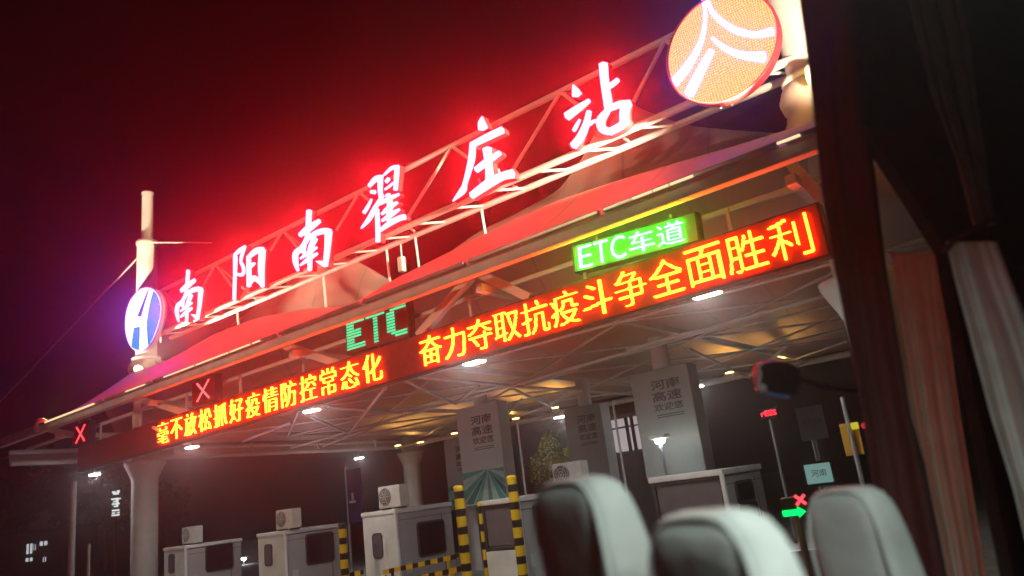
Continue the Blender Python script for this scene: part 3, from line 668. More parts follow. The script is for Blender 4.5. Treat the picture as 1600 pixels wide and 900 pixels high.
# ------------------------------------------------------------------ toll booths
def booth(xa, xb, y0, y1, zr, label, kind):
    t = empty('toll_booth', ((xa+xb)/2, (y0+y1)/2, 0), label, 'toll booth', 'toll booths on the lane islands')
    w, d = xb-xa, y1-y0; cx, cy = (xa+xb)/2, (y0+y1)/2
    if kind == 'plain':
        b = MB(); b.rbox((cx, y0+0.04, (zr-0.12+0.15)/2+0.03), (w, 0.09, zr-0.2), 0.02); b.build('front_wall', BOOTHW, t)
    else:
        b = MB(); b.rbox((cx, y0+0.04, 0.15+0.75), (w, 0.09, 1.5), 0.02); b.build('front_wall', BOOTHW, t)
        f = MB()
        for X in (xa+0.05, xb-0.05): f.rbox((X, y0+0.05, 2.2), (0.09, 0.1, zr-1.75), 0.02)
        f.rbox((cx, y0+0.05, zr-0.14), (w, 0.1, 0.12), 0.02); f.rbox((cx, y0+0.05, 1.70), (w, 0.1, 0.07), 0.02); f.build('front_window_frame', FRAME, t)
        g_ = MB(); g_.box((cx, y0+0.06, 2.25), (w-0.14, 0.02, zr-1.95)); g_.build('front_glass', mat('booth_front_glass', (0.16,0.14,0.15), 0.1), t)
    b = MB(); b.rbox((cx, cy+0.05, zr/2), (w-0.02, d-0.1, zr-0.3), 0.02); b.build('body', BOOTHG, t)
    for zj in (0.75, zr-0.32):
        j_ = MB(); j_.box((xb-0.004, cy+0.05, zj), (0.012, d-0.14, 0.014)); j_.build('panel_joint', FRAME, t)
    j_ = MB(); j_.box((xb-0.004, y1-0.45, zr/2), (0.012, 0.014, zr-0.5)); j_.build('panel_joint', FRAME, t)
    j_ = MB(); j_.rbox((xb+0.004, y0+0.36, 1.35), (0.02, 0.22, 0.30), 0.006); j_.build('notice_plate', BANNERW, t)
    r = MB(); r.rbox((cx, cy, zr-0.06), (w+0.06, d+0.08, 0.13), 0.03); r.build('roof', BOOTHW, t)
    c_ = MB(); c_.tube((xb-0.01, y0+0.01, 0.15), (xb-0.01, y0+0.01, zr-0.1), 0.055, None, 12); c_.build('corner_trim', BOOTHW, t)
    # side window, rounded corners, dark glass in a dark frame
    def pane(x, yc, zc, wy, hz_, nrm=1):
        f = MB(); P = []
        for (sy, sz, a0) in ((1,1,0),(-1,1,90),(-1,-1,180),(1,-1,270)):
            for q in range(5):
                an = radians(a0+q*22.5); P.append(Vector((x, yc+sy*(wy/2-0.09)+0.09*cos(an), zc+sz*(hz_/2-0.09)+0.09*sin(an))))
        f.path(P+P[:1], 0.035, 6); fo = f.build('window', FRAME, t)
        g_ = MB(); g_.prism([p+Vector((0.006,0,0)) for p in P], (0.012, 0, 0)); g_.build('pane', GLASSD, fo)
        return fo
    if kind == 'plain':
        pane(xb, y0+1.36, 2.03, 1.1, 0.93)
        f = MB(); P = []; X0 = xa+0.42; W_, H_ = 0.40, 0.66; xc = xa+0.62; zc = 2.03
        for (sx, sz, a0) in ((1,1,0),(-1,1,90),(-1,-1,180),(1,-1,270)):
            for q in range(5):
                an = radians(a0+q*22.5); P.append(Vector((xc+sx*(W_/2-0.1)+0.1*cos(an), y0-0.008, zc+sz*(H_/2-0.1)+0.1*sin(an))))
        dr = MB(); dr.rbox((xc, y0-0.008, 1.2), (0.72, 0.03, 2.05), 0.01); do = dr.build('door', BOOTHW, t)
        f.path([p+Vector((0,-0.02,0)) for p in P+P[:1]], 0.022, 6); f.build('door_window', FRAME, do)
        g_ = MB(); g_.prism([p+Vector((0,-0.022,0)) for p in P], (0, -0.008, 0)); g_.build('pane', mat('door_glass', (0.13,0.13,0.15), 0.15), do)
        h_ = MB(); h_.rbox((xc+0.28, y0-0.05, 1.15), (0.03, 0.05, 0.16), 0.01); h_.build('handle', FRAME, do)
    else:
        pane(xb, y0+1.05, 2.42, 0.95, 0.42); pane(xb, y0+1.1, 1.9, 0.9, 0.55)
    return t
booth(-23.27, -21.75, 15, 17.3, 2.74, 'small grey toll booth with a front door, nearest the white street lamp', 'plain')
booth(-17.86, -16.43, 15, 17.3, 2.98, 'grey toll booth in front of the second column, with a big dark side window', 'plain')
booth(-13.20, -11.95, 15, 17.4, 2.90, 'toll booth with a wide glazed front between the striped posts', 'glazed')
booth(-29.6, -28.0, 15, 17.3, 2.62, 'dim toll booth at the foot of the lit mast column', 'plain')
booth(-8.3, -6.6, 15.2, 17.4, 2.95, 'pale toll booth behind the white coach seats', 'glazed')
def aircon(x, y, z, w, label, first=[None]):
    if first[0] is None:
        p = Vector((x, y, z)); t = empty('air_conditioner', p, label, 'air conditioner', 'air conditioners on the booth roofs')
        b = MB(); b.rbox(p+Vector((0,0,0.36)), (w, 0.36, 0.62), 0.03)
        b.build('casing', ACM, t)
        f = MB(); f.lathe(p+Vector((-0.17,-0.185,0.37)), [(0.25,0),(0.25,0.012),(0.05,0.02)], 24, 0, (Vector((1,0,0)), Vector((0,0,1)), Vector((0,-1,0)))); f.build('fan_recess', mat('fan_dark', (0.10,0.095,0.09), 0.6), t)
        gr = MB()
        for r in (0.09, 0.16, 0.23):
            P = [p+Vector((-0.17+r*cos(2*pi*i/20), -0.215, 0.37+r*sin(2*pi*i/20))) for i in range(21)]; gr.path(P, 0.008, 5)
        for i in range(6): gr.tube(p+Vector((-0.17,-0.215,0.37)), p+Vector((-0.17+0.25*cos(i*pi/3), -0.215, 0.37+0.25*sin(i*pi/3))), 0.007, None, 5)
        gr.build('grille', ACM, t)
        for s in (-0.32, 0.32):
            k_ = MB(); k_.rbox(p+Vector((s,0,0.025)), (0.06, 0.34, 0.05), 0.01); k_.build('foot', FRAME, t)
        first[0] = t; return t
    t = copy_tree(first[0]); t.location = (x, y, z); tag(t, label); return t
aircon(-22.0, 15.35, 2.74, 0.92, 'air conditioner on the leftmost clear booth, above its front corner')
aircon(-16.78, 15.3, 2.98, 0.92, 'air conditioner on the booth in front of the second column')
aircon(-11.55+0.2, 16.6, 2.93, 0.92, 'reddish air conditioner beside the yellow-lit bush, right of the striped posts')
aircon(-28.6, 15.6, 2.62, 0.92, 'dim air conditioner on the booth by the lit mast column')
# ------------------------------------------------------------------ posts and rails
def post(p, top, r, label, m_=YB):
    t = empty('striped_post', (p.x, p.y, 0), label, 'post', 'yellow and black striped posts')
    b = MB(); b.tube((p.x,p.y,0.15), (p.x,p.y,top), r, None, 18); b.build('pole', m_, t)
    c_ = MB(); c_.lathe((p.x,p.y,0), [(r*1.6,0.15),(r*1.6,0.19),(r*1.05,0.2)], 16); c_.build('base', GALV, t)
    k_ = MB(); k_.lathe((p.x,p.y,top), [(r*1.04,-0.02),(r*1.04,0.02),(r*0.6,0.05)], 16); k_.build('cap', m_, t)
post(atD(723,830,18), 3.28, 0.115, 'thick yellow and black post in front of the teal rayed banner')
post(atD(808,820,18), 3.36, 0.115, 'thick yellow and black post nearest the seats, before the glazed booth')
post(atD(755,845,18.2), 2.85, 0.045, 'slender yellow and black post between the two thick ones')
post(atD(537,860,22), 2.75, 0.11, 'dim yellow and black post between the two grey booths')
post(atD(839,872,20), 1.9, 0.05, 'short yellow post at the corner of the glazed booth', mat('yellow_paint', (0.75,0.5,0.02), 0.5))
def rail(p, q, label):
    t = empty('barrier_rail', p, label, 'barrier', 'striped barrier rails', 0.0)
    b = MB(); b.bar(p, q, 0.09, 0.11); b.build('rail', YBX, t)
    for f in (0.12, 0.88):
        e = p+(q-p)*f; k_ = MB(); k_.tube((e.x,e.y,0), e+Vector((0,0,-0.03)), 0.04); k_.build('leg', YBX, t)
rail(atY(600,894,13.6), atY(715,869,13.6), 'striped barrier rail in front of the big-window booth')
rail(atY(540,900,13.9), atY(566,894,13.9), 'short striped rail end between the two grey booths')
rail(atY(620,912,12.6), atY(722,888,12.6), 'lower striped barrier rail at the foot of the thick post')
# grey poles at the roadside
def pole(px0, px1, D, r, label):
    p = atD(*px1, D); q = atD(*px0, D); t = empty('roadside_pole', (p.x,p.y,0), label, 'pole')
    b = MB(); b.tube((p.x,p.y,0), (p.x,p.y,q.z), r, r*0.85, 12); b.build('shaft', GALV, t)
    c_ = MB(); c_.lathe((p.x,p.y,0), [(r*2.2,0),(r*2.2,0.03),(r*1.1,0.05)], 12); c_.build('base', GALV, t)
    return t
pole((113,753), (111,895), 30, 0.11, 'tall grey steel pole standing at the dark roadside left of the column')
pole((139,850), (138,895), 30, 0.055, 'short thin grey pole beside the tall grey pole')

# ------------------------------------------------------------------ writing in the built-in typeface
def text_mesh(name, body, org, width, height, mt, parent, u=Vector((1,0,0)), v=Vector((0,0,1)), out=0.003, bold=0.0):
    cu = bpy.data.curves.new(name, 'FONT'); cu.body = body; cu.size = 1.0; cu.resolution_u = 3; cu.offset = bold
    o = bpy.data.objects.new(name, cu); COL.objects.link(o)
    dg = bpy.context.evaluated_depsgraph_get(); dg.update()
    me = bpy.data.meshes.new_from_object(o.evaluated_get(dg)); bpy.data.objects.remove(o)
    xs_ = [p.co.x for p in me.vertices]; ys_ = [p.co.y for p in me.vertices]
    sx = width/(max(xs_)-min(xs_)); sy = height/(max(ys_)-min(ys_)); x0, y0 = min(xs_), min(ys_)
    nrm = u.cross(v)
    mb_ = MB(); mb_.add([org + u*((p.co.x-x0)*sx) + v*((p.co.y-y0)*sy) + nrm*out for p in me.vertices], [tuple(p.vertices) for p in me.polygons])
    bpy.data.meshes.remove(me)
    return mb_.build(name, mt, parent, flip=False)

# ------------------------------------------------------------------ tall banner boards on the inner columns
def banner(xa, xb, Y, z0, z1, label, rays=True):
    t = empty('banner_column', ((xa+xb)/2, Y+0.3, 0), label, 'banner', 'banner-wrapped columns between the lanes')
    w, h_ = xb-xa, z1-z0
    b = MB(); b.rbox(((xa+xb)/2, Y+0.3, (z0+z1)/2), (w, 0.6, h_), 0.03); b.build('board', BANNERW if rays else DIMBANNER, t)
    c_ = MB(); c_.tube(((xa+xb)/2, Y+0.3, 0), ((xa+xb)/2, Y+0.3, 6.6), 0.24, None, 16); c_.build('column', STEEL, t)
    o = Vector((xa, Y-0.004, z0))
    for i, (s_, zf, hf) in enumerate((('河南', 0.80, 0.085), ('高速', 0.69, 0.085), ('欢迎您', 0.60, 0.065))):
        text_mesh('lettering', s_, o+Vector((w*0.34, 0, h_*zf)), w*0.5, h_*hf*1.1, GREYINK, t, out=0.004, bold=0.02)
    l_ = MB()
    for zf in (0.565, 0.545): l_.box(o+Vector((w*0.60, -0.004, h_*zf)), (w*0.46, 0.006, 0.025))
    l_.build('rule_line', GREYINK, t)
    if rays:
        cz = Vector((w*0.62, 0, h_*0.34)); n_ = 13; rr = random.Random(3)
        ms = [MB(), MB(), MB()]
        for i in range(n_):
            a0 = pi + (i+0.08)*pi/n_; a1 = pi + (i+0.92)*pi/n_
            def clip(an):
                L_ = 9
                if cos(an) < -1e-3: L_ = min(L_, (cz.x-0.02)/-cos(an))
                if cos(an) > 1e-3: L_ = min(L_, (w-0.02-cz.x)/cos(an))
                if sin(an) < -1e-3: L_ = min(L_, (cz.z-0.05)/-sin(an))
                return o + cz + Vector((cos(an), 0, sin(an)))*L_
            P = [o+cz+Vector((0.02*cos(a0),0,0.02*sin(a0))), clip(a0), clip((a0+a1)/2), clip(a1)]
            k_ = (0, 1, 0, 2, 0, 1)[i % 6]; ms[k_].prism([p+Vector((0,-0.005-0.001*k_,0)) for p in P], (0, -0.003, 0))
        for k_, m_ in enumerate((TEAL, PALETEAL, DEEPTEAL)): ms[k_].build('ray', m_, t)
    return t
banner(-18.29, -16.35, 20.0, 2.75, 6.15, 'tall white banner board with teal rays fanning out under grey characters')
banner(-23.35, -21.4, 24.5, 2.6, 5.6, 'dim banner board half hidden behind the teal rayed one', True)
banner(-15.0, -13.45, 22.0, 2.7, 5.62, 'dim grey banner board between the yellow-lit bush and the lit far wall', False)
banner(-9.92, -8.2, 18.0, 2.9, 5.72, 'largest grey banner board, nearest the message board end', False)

# ------------------------------------------------------------------ things under and behind the canopy
def leaf_crown(t, c_, r, n_, m_, sz, seed):
    rr = random.Random(seed); b = MB(); cl = [(Vector((rr.gauss(0,.42)*r[0], rr.gauss(0,.42)*r[1], rr.gauss(0,.42)*r[2])), rr.uniform(.25,.5)) for _ in range(16)]
    for i in range(n_):
        k_, q = rr.choice(cl); p = c_ + k_ + Vector((rr.gauss(0,1)*q*r[0]*.5, rr.gauss(0,1)*q*r[1]*.5, rr.gauss(0,1)*q*r[2]*.5))
        a = Vector((rr.gauss(0,1), rr.gauss(0,1), rr.gauss(0,1))).normalized(); e = a.orthogonal().normalized(); s_ = sz*rr.uniform(.6,1.4)
        b.add([p-a*s_, p+e*s_*.45, p+a*s_, p-e*s_*.45], [(0,1,2,3)])
    b.build('crown', m_, t, flip=False)
def tree(p, h_, r, label, m_, n_=1600, sz=0.16, seed=1, group=None):
    t = empty('broadleaf_tree', p, label, 'tree', group); rr = random.Random(seed)
    b = MB(); b.tube(p, p+Vector((0,0,h_*0.6)), 0.05*h_**.6, 0.025*h_**.6, 8)
    for i in range(6):
        a = rr.uniform(0, 6.28); q = p+Vector((0,0,h_*rr.uniform(.35,.6))); b.tube(q, q+Vector((cos(a)*r[0]*.6, sin(a)*r[1]*.6, h_*.22)), 0.05, 0.015, 6)
    b.build('trunk', mat('bark', (0.06,0.045,0.035), 0.9), t)
    leaf_crown(t, p+Vector((0,0,h_*0.68)), r, n_, m_, sz, seed); return t
LEAF = mat('dark_leaf', (0.035, 0.05, 0.02), 0.7, 0, 0.4, 1.5)
LEAFY = mat('olive_leaf', (0.16, 0.14, 0.025), 0.7, 0, 0.3, 3)
q = atY(858, 720, 27.0); tree(Vector((q.x, q.y, 0)), 5.2, (0.9, 0.8, 1.3), 'small yellow-lit bushy tree between the teal banner and the next board', LEAFY, 4200, 0.055, 5)
for i, (px, D, h_) in enumerate(((25, 105, 13), (95, 110, 15), (165, 120, 12), (255, 130, 11))):
    q = atD(px, 855, D); tree(Vector((q.x, q.y, 0)), h_, (3.6, 3.6, 3.8), ('dark tree at the far edge of the dark roadside','dark tree behind the tall grey pole','dark tree close to the column of the lit mast','low dark tree beyond the dim booth')[i], LEAF, 1500, 0.5, 20+i, 'dark trees along the roadside')
# far building with lit windows
p = atD(58, 862, 95); bl = empty('office_building', (p.x, p.y, 0), 'dark far building with a few lit white windows at the roadside', 'building')
u = Vector((-p.y, p.x, 0)).normalized(); u = -u; vv = Vector((0,0,1)); nn = Vector((-p.x,-p.y,0)).normalized()
def bat(px, py): 
    d = ray(px, py); tt = (Vector((p.x,p.y,0))-EYE).dot(nn)/d.dot(nn); return EYE+d*tt
b = MB(); b.box(Vector((p.x,p.y,2.6))-nn*4, (11, 8, 5.2), (u, nn, vv)); b.build('wall', mat('building_wall', (0.22,0.15,0.11), 0.8), bl)
b = MB(); b.box(Vector((p.x,p.y,5.3))-nn*4, (11.6, 8.6, 0.3), (u, nn, vv)); b.build('roof', mat('building_roof', (0.1,0.09,0.09), 0.8), bl)
WIN = glow('lit_window', (0.85, 0.95, 1.0), 0.75)
for x0, y0, x1, y1 in ((41,849,51,866),(52,850,56,860),(62,845,74,853),(40,871,51,878),(67,870,72,878)):
    c0, c1 = bat(x0, y1), bat(x1, y0); cc = (c0+c1)/2+nn*0.03
    wn = MB(); wn.box(cc, (abs((c1-c0).dot(u)), 0.06, abs(c1.z-c0.z)), (u, nn, vv)); wo = wn.build('window', WIN, bl)
    fr = MB(); fr.box(cc+nn*0.05, (0.10, 0.05, abs(c1.z-c0.z)), (u, nn, vv)); fr.build('frame', FRAME, wo)
q = atD(181, 785, 90); t = empty('vertical_sign', (q.x,q.y,0), 'small vertical lit white sign hanging in the dark beside the column', 'sign')
b = MB(); nq = Vector((-q.x,-q.y,0)).normalized(); uq = Vector((nq.y*-1, nq.x, 0))
b.box(q, (1.15, 0.2, 3.0), (uq, nq, vv)); b.tube((q.x,q.y,0), (q.x,q.y,q.z-1.5), 0.12); b.build('panel', BLACK, t)
b = MB()
for dx, dz, ww in ((-0.22,1.05,0.34),(0.2,1.1,0.3),(0.0,0.88,0.55)): b.box(q+nq*0.12+uq*dx+vv*dz, (ww,0.04,0.2), (uq,nq,vv))
for dz, ww in ((0.35,0.9),(0.1,0.5),(-0.15,0.75),(-0.4,0.4)): b.box(q+nq*0.12+vv*dz, (ww,0.04,0.15), (uq,nq,vv))
b.box(q+nq*0.125+vv*0.0+uq*0.12, (0.2,0.04,0.9), (uq,nq,vv))
for dz, ww, dx in ((-0.8,0.7,0.0),(-1.05,0.3,-0.2),(-1.05,0.22,0.25),(-1.28,0.75,0.0)): b.box(q+nq*0.12+uq*dx+vv*dz, (ww,0.04,0.15), (uq,nq,vv))
b.build('lit_mark', glow('white_sign_mark', (0.9,1,1), 1.2), t)
# street lamps and far lights
def street_light(px, py, D, label, st, r=0.12, col=(0.9,0.97,1.0)):
    q = atD(px, py, D); t = empty('street_lamp', (q.x,q.y,0), label, 'street lamp', 'white lamps between the lanes')
    b = MB(); b.tube((q.x,q.y,0), (q.x,q.y,q.z), 0.06, 0.045, 10); b.build('pole', GALV, t)
    h_ = MB(); h_.rbox(q+Vector((0,0,r*0.8)), (r*3.4, r*2.2, r*0.8), r*0.2); h_.build('lamp_head', STEEL, t)
    l_ = MB(); l_.lathe(q, [(r*0.35,-r*0.6),(r*0.85,-r*0.3),(r,0.05*r),(r*0.8,r*0.35)], 14); l_.build('lamp', glow('street_lamp_glow', col, st), t)
    return t
street_light(381, 873, 70, 'distant white street lamp in the gap right of the dim booth', 40, 0.22)
street_light(1031, 689, 19, 'bright white lamp just below the largest banner', 60, 0.13, (0.8,1.0,0.97))
street_light(1263, 657, 27, 'bluish white lamp left of the yellow sign', 45, 0.15, (0.75,0.88,1.0))
# purple hanging flag
q0, q1 = atY(541, 735, 21), atY(568, 815, 21); t = empty('hanging_flag', ((q0.x+q1.x)/2, 21, 0), 'dim purple vertical flag with one small white mark between the grey booths', 'flag')
b = MB(); b.rbox(((q0.x+q1.x)/2, 21, (q0.z+q1.z)/2), (q1.x-q0.x, 0.05, q0.z-q1.z), 0.01); b.build('cloth', mat('purple_cloth', (0.08,0.03,0.14), 0.8), t)
b = MB(); b.tube((q0.x-0.05,21,0), (q0.x-0.05,21,q0.z+0.2), 0.05); b.build('pole', GALV, t)
qm = atY(551, 780, 20.95); b = MB(); b.box(qm+Vector((0,-0.01,-0.1)), (0.38,0.02,0.10)); b.box(qm+Vector((0.02,-0.01,0.12)), (0.12,0.02,0.28)); b.build('mark', BANNERW, t)
# lit far wall seen between the banners
wa, wb = atY(938, 668, 40), atY(1003, 650, 40); zt = atY(970, 648, 40).z; zb = atY(975, 712, 40).z
t = empty('site_hut', ((wa.x+wb.x)/2, 42, 0), 'pale lit hut with dark window posts seen through the lanes under the canopy', 'hut')
b = MB(); b.box(((wa.x+wb.x)/2, 42, zt/2), (wb.x-wa.x, 4, zt)); b.build('wall', mat('hut_wall', (0.30,0.27,0.28), 0.7), t)
g_ = MB(); g_.box(((wa.x+wb.x)/2, 39.97, (zt+zb)/2), (wb.x-wa.x-0.3, 0.04, (zt-zb)*0.8)); wo = g_.build('window', glow('hut_window', (1.0,0.86,0.86), 0.42), t)
f_ = MB()
for f in (0.0, 0.18, 0.66, 0.80, 1.0): f_.box((wa.x+0.15+(wb.x-wa.x-0.3)*f, 39.9, (zt+zb)/2), (0.22, 0.06, (zt-zb)*0.84))
f_.box(((wa.x+wb.x)/2, 39.88, zb+(zt-zb)*0.68), (wb.x-wa.x-0.3, 0.05, 0.10)); f_.build('frame', FRAME, wo)
for a_, b_, D, lb in (((807,660),(816,726),24,'thin pink-lit rod left of the yellow-lit bush'), ((965,625),(974,733),22,'thin pink-lit rod in front of the pale lit hut')):
    p_, q_ = atD(*a_, D), atD(*b_, D); t = empty('slim_rod', (q_.x,q_.y,0), lb, 'rod', 'slim lit rods')
    k_ = MB(); k_.tube((q_.x,q_.y,0), (q_.x,q_.y,p_.z), 0.035, None, 8); k_.build('rod', STEEL, t); k_ = MB(); k_.lathe((q_.x,q_.y,0), [(0.1,0),(0.1,0.04),(0.04,0.05)], 10); k_.build('base', GALV, t)
def small_sign(px, D, label, m_, cat='sign', pole_=True, th=0.05, group=None, name='lane_board'):
    """board from its lower left, lower right and upper left corner, facing the camera's side"""
    mid = atD((px[0][0]+px[1][0])/2, (px[0][1]+px[2][1])/2, D); n_ = Vector((-mid.x,-mid.y,0)).normalized(); u_ = Vector((-n_.y, n_.x, 0))
    def pt(x, y): d = ray(x, y); return EYE + d*((mid-EYE).dot(n_)/d.dot(n_))
    a, b, c_ = (pt(*q) for q in px); w = abs((b-a).dot(u_)); h_ = abs(c_.z-a.z); o = (a+b)/2 + (c_-a)/2; o.z = (a.z+c_.z)/2
    o = mid.copy(); t = empty(name, (o.x, o.y, 0), label, cat, group)
    k_ = MB(); k_.rbox(o, (w, th, h_), min(0.015, th/3), (u_, n_, Vector((0,0,1)))); k_.build('board', m_, t)
    if pole_:
        k_ = MB(); k_.tube(o-n_*(th/2+0.04)+Vector((0,0,-o.z)), o-n_*(th/2+0.04)+Vector((0,0,h_*0.5)), 0.04); k_.build('pole', GALV, t)
    return t, o, u_, n_, w, h_
t, o, u_, n_, w, h_ = small_sign(((1316,712),(1346,712),(1316,660)), 15, 'yellow sign board on a grey pole near the coach window post', mat('yellow_board', (0.62,0.34,0.04), 0.5))
k_ = MB(); k_.tube(Vector((o.x,o.y,0))+n_*0.08, o+n_*0.08+Vector((0,0,h_*1.3)), 0.035); k_.build('front_pole', GALV, t)
b = MB(); b.rbox(o+n_*0.12+u_*(0.1)+Vector((0,0,h_*0.38)), (0.13,0.05,0.12), 0.02, (u_,n_,vv)); b.build('signal_lens', glow('yellow_signal', (0.9,0.8,0.05), 0.6), t)
b = MB(); b.lathe(o+n_*0.13+u_*(0.26)+Vector((0,0,h_*0.34)), [(0.06,0),(0.05,0.03)], 12, 0, (u_, vv, n_)); b.build('signal_lens', glow('red_signal', (0.9,0.04,0.06), 0.7), t)
t, o, u_, n_, w, h_ = small_sign(((1256,757),(1302,757),(1256,722)), 13, 'pale teal lit board with two grey characters over the lane signal', glow('teal_lightbox', (0.42,0.75,0.68), 0.36))
text_mesh('lettering', '河南', o+n_*0.03-u_*(w*0.25)-vv*(h_*0.14), w*0.52, h_*0.32, GREYINK, t, u_, vv)
f_ = MB()
for s in (-1,1): f_.box(o+u_*(s*w/2)+n_*0.01, (0.04,0.08,h_+0.06), (u_,n_,vv)); f_.box(o+vv*(s*h_/2)+n_*0.01, (w,0.08,0.04), (u_,n_,vv))
f_.build('frame', FRAME, t)
t, o, u_, n_, w, h_ = small_sign(((1186,655),(1216,651),(1186,636)), 20, 'small dark display with short red lit letters under the coach mirror', DARKBOX, 'display', True, 0.1)
text_mesh('lettering', 'rESS', o+n_*0.056-u_*(w*0.40)-vv*(h_*0.24), w*0.8, h_*0.48, glow('red_display', (1.0,0.03,0.05), 2.6), t, u_, vv, 0.003, 0.03)
t, o, u_, n_, w, h_ = small_sign(((1222,806),(1262,806),(1222,776)), 9, 'lane signal box with a red cross over a green arrow near the white seats', DARKBOX, 'lane signal', True, 0.12)
b = MB()
for s in (-1,1): b.bar(o+n_*(0.07+0.004*s)+u_*(0.07-0.05*s)+vv*(h_*0.32-0.05), o+n_*(0.07+0.004*s)+u_*(0.07+0.05*s)+vv*(h_*0.32+0.05), 0.03)
b.build('red_cross', glow('red_cross_led', (1.0,0.05,0.07), 2.5), t)
b = MB(); b.prism([o+n_*0.065+u_*x-vv*y for x, y in ((-0.14,0.03),(0.02,0.03),(0.02,0.0),(0.10,0.06),(0.02,0.12),(0.02,0.09),(-0.14,0.09))], n_*0.012); b.build('green_arrow', glow('green_arrow_led', (0.0,1.0,0.12), 2.0), t)
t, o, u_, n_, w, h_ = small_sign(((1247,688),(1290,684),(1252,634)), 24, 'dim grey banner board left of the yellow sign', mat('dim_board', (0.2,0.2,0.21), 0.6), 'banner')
text_mesh('lettering', '河南高速', o+n_*0.03-u_*(w*0.38)-vv*(h_*0.05), w*0.76, h_*0.2, GREYINK, t, u_, vv)

# ------------------------------------------------------------------ white car waiting in the near lane
def car(p, rz, label):
    t = empty('parked_car', p, label, 'car', None, rz)
    R_ = Matrix.Rotation(rz, 3, 'Z'); Wd = lambda x, y, z: p + R_ @ Vector((x, y, z))
    prof = [(-2.2,0.35),(-2.25,0.75),(-2.1,0.98),(-1.55,1.05),(-0.9,1.46),(0.5,1.5),(1.35,1.02),(2.05,0.86),(2.25,0.62),(2.22,0.34)]
    b = MB(); ring = []
    for s, k_ in ((-0.86, 1.0), (-0.80, 1.0), (0.80, 1.0), (0.86, 1.0)): pass
    lv = [(-0.88,0.92),(-0.84,1.0),(0.84,1.0),(0.88,0.92)]
    vs = []
    for y, f in lv:
        for x, z in prof:
            yy = y*(0.80 if z > 1.2 else 1.0); vs.append(Wd(x*(0.985 if abs(y) > 0.85 else 1), yy, 0.35+(z-0.35)*(f if z > 0.5 else 1)))
    n_ = len(prof)
    fs = [(k_*n_+i, k_*n_+(i+1) % n_, (k_+1)*n_+(i+1) % n_, (k_+1)*n_+i) for k_ in range(3) for i in range(n_)] + [tuple(range(n_)), tuple(range(3*n_, 4*n_))]
    b.add(vs, fs, 0, False); b.build('body', mat('white_car_paint', (0.7,0.72,0.72), 0.25), t)
    g_ = MB()
    g_.add([Wd(1.30,-0.62,1.06),Wd(1.30,0.62,1.06),Wd(0.56,0.58,1.48),Wd(0.56,-0.58,1.48)], [(0,1,2,3)]); g_.build('windscreen', GLASSD, t)
    for s in (-1, 1):
        w_ = MB(); w_.add([Wd(-1.35,s*0.80,1.08),Wd(1.05,s*0.80,1.08),Wd(0.40,s*0.73,1.42),Wd(-0.85,s*0.73,1.40)], [(0,1,2,3)]); w_.build('side_window', GLASSD, t)
        h_ = MB(); h_.rbox(Wd(2.19, s*0.62, 0.70), (0.08, 0.32, 0.13), 0.02, (R_ @ Vector((1,0,0)), R_ @ Vector((0,1,0)), Vector((0,0,1)))); h_.build('headlight', glow('headlight', (0.85,1.0,0.95), 14), t)
        for x in (-1.4, 1.4):
            wh = MB(); wh.lathe(Wd(x, s*0.86, 0.32), [(0.32,-0.1),(0.32,0.08),(0.26,0.1)], 20, 0, (R_ @ Vector((1,0,0)), Vector((0,0,1)), R_ @ Vector((0,s,0)))); wo = wh.build('wheel', BLACK, t)
            rm = MB(); rm.lathe(Wd(x, s*0.865, 0.32), [(0.19,0.09),(0.17,0.11)], 14, 0, (R_ @ Vector((1,0,0)), Vector((0,0,1)), R_ @ Vector((0,s,0)))); rm.build('rim', GALV, wo)
    return t
q = atD(1275, 790, 14.5); car(Vector((q.x, q.y, 0)), radians(-75), 'white car with lit headlights in the lane beside the coach')

# ------------------------------------------------------------------ inside of the coach the picture is taken from
AZ = radians(68); BF = Vector((cos(AZ), sin(AZ), 0)); BL = Vector((-sin(AZ), cos(AZ), 0)); UP = Vector((0,0,1))
def onwall(px, py, lat):
    d = ray(px, py); return EYE + d*(lat/d.dot(BL))
def inb(lat, fwd, z): return BL*lat + BF*fwd + UP*z
coach = empty('coach_interior', inb(1.0, 1.5, 0), 'dark interior of a coach with slim window post and trim at the right edge', 'coach')
def wallpoly(name, px, lat, th, mt, parent=coach):
    b = MB(); b.prism([onwall(x, y, lat) for x, y in px], BL*th); return b.build(name, mt, parent)
wallpoly('window_post', [(1340,150),(1353,150),(1385,417),(1424,650),(1446,725),(1482,910),(1458,910),(1424,725),(1400,650),(1371,417)], 2.02, 0.07, TRIM)
wallpoly('upper_trim', [(1322,-30),(1470,-30),(1500,120),(1545,345),(1478,392),(1420,300),(1352,196),(1340,196),(1332,100)], 1.98, 0.06, TRIM)
wallpoly('side_panel', [(1476,380),(1545,330),(1640,400),(1640,930),(1590,930),(1560,790),(1520,600),(1494,480)], 2.03, 0.06, TRIM)
wallpoly('ceiling_panel', [(1462,-30),(1680,-30),(1680,420),(1560,420),(1530,300),(1505,140)], 1.90, 0.05, TRIM)
b = MB(); b.box(inb(2.06, 2.5, 1.35), (9, 0.08, 1.7), (BF, BL, UP)); b.build('lower_wall', TRIM, coach)
b = MB(); b.box(inb(0.7, 2.5, 1.55), (9, 2.7, 0.06), (BF, BL, UP)); b.build('floor', TRIM, coach)
b = MB(); b.rbox(inb(2.0, 2.5, 2.2), (9, 0.10, 0.05), 0.01, (BF, BL, UP)); b.build('sill', TRIM, coach)
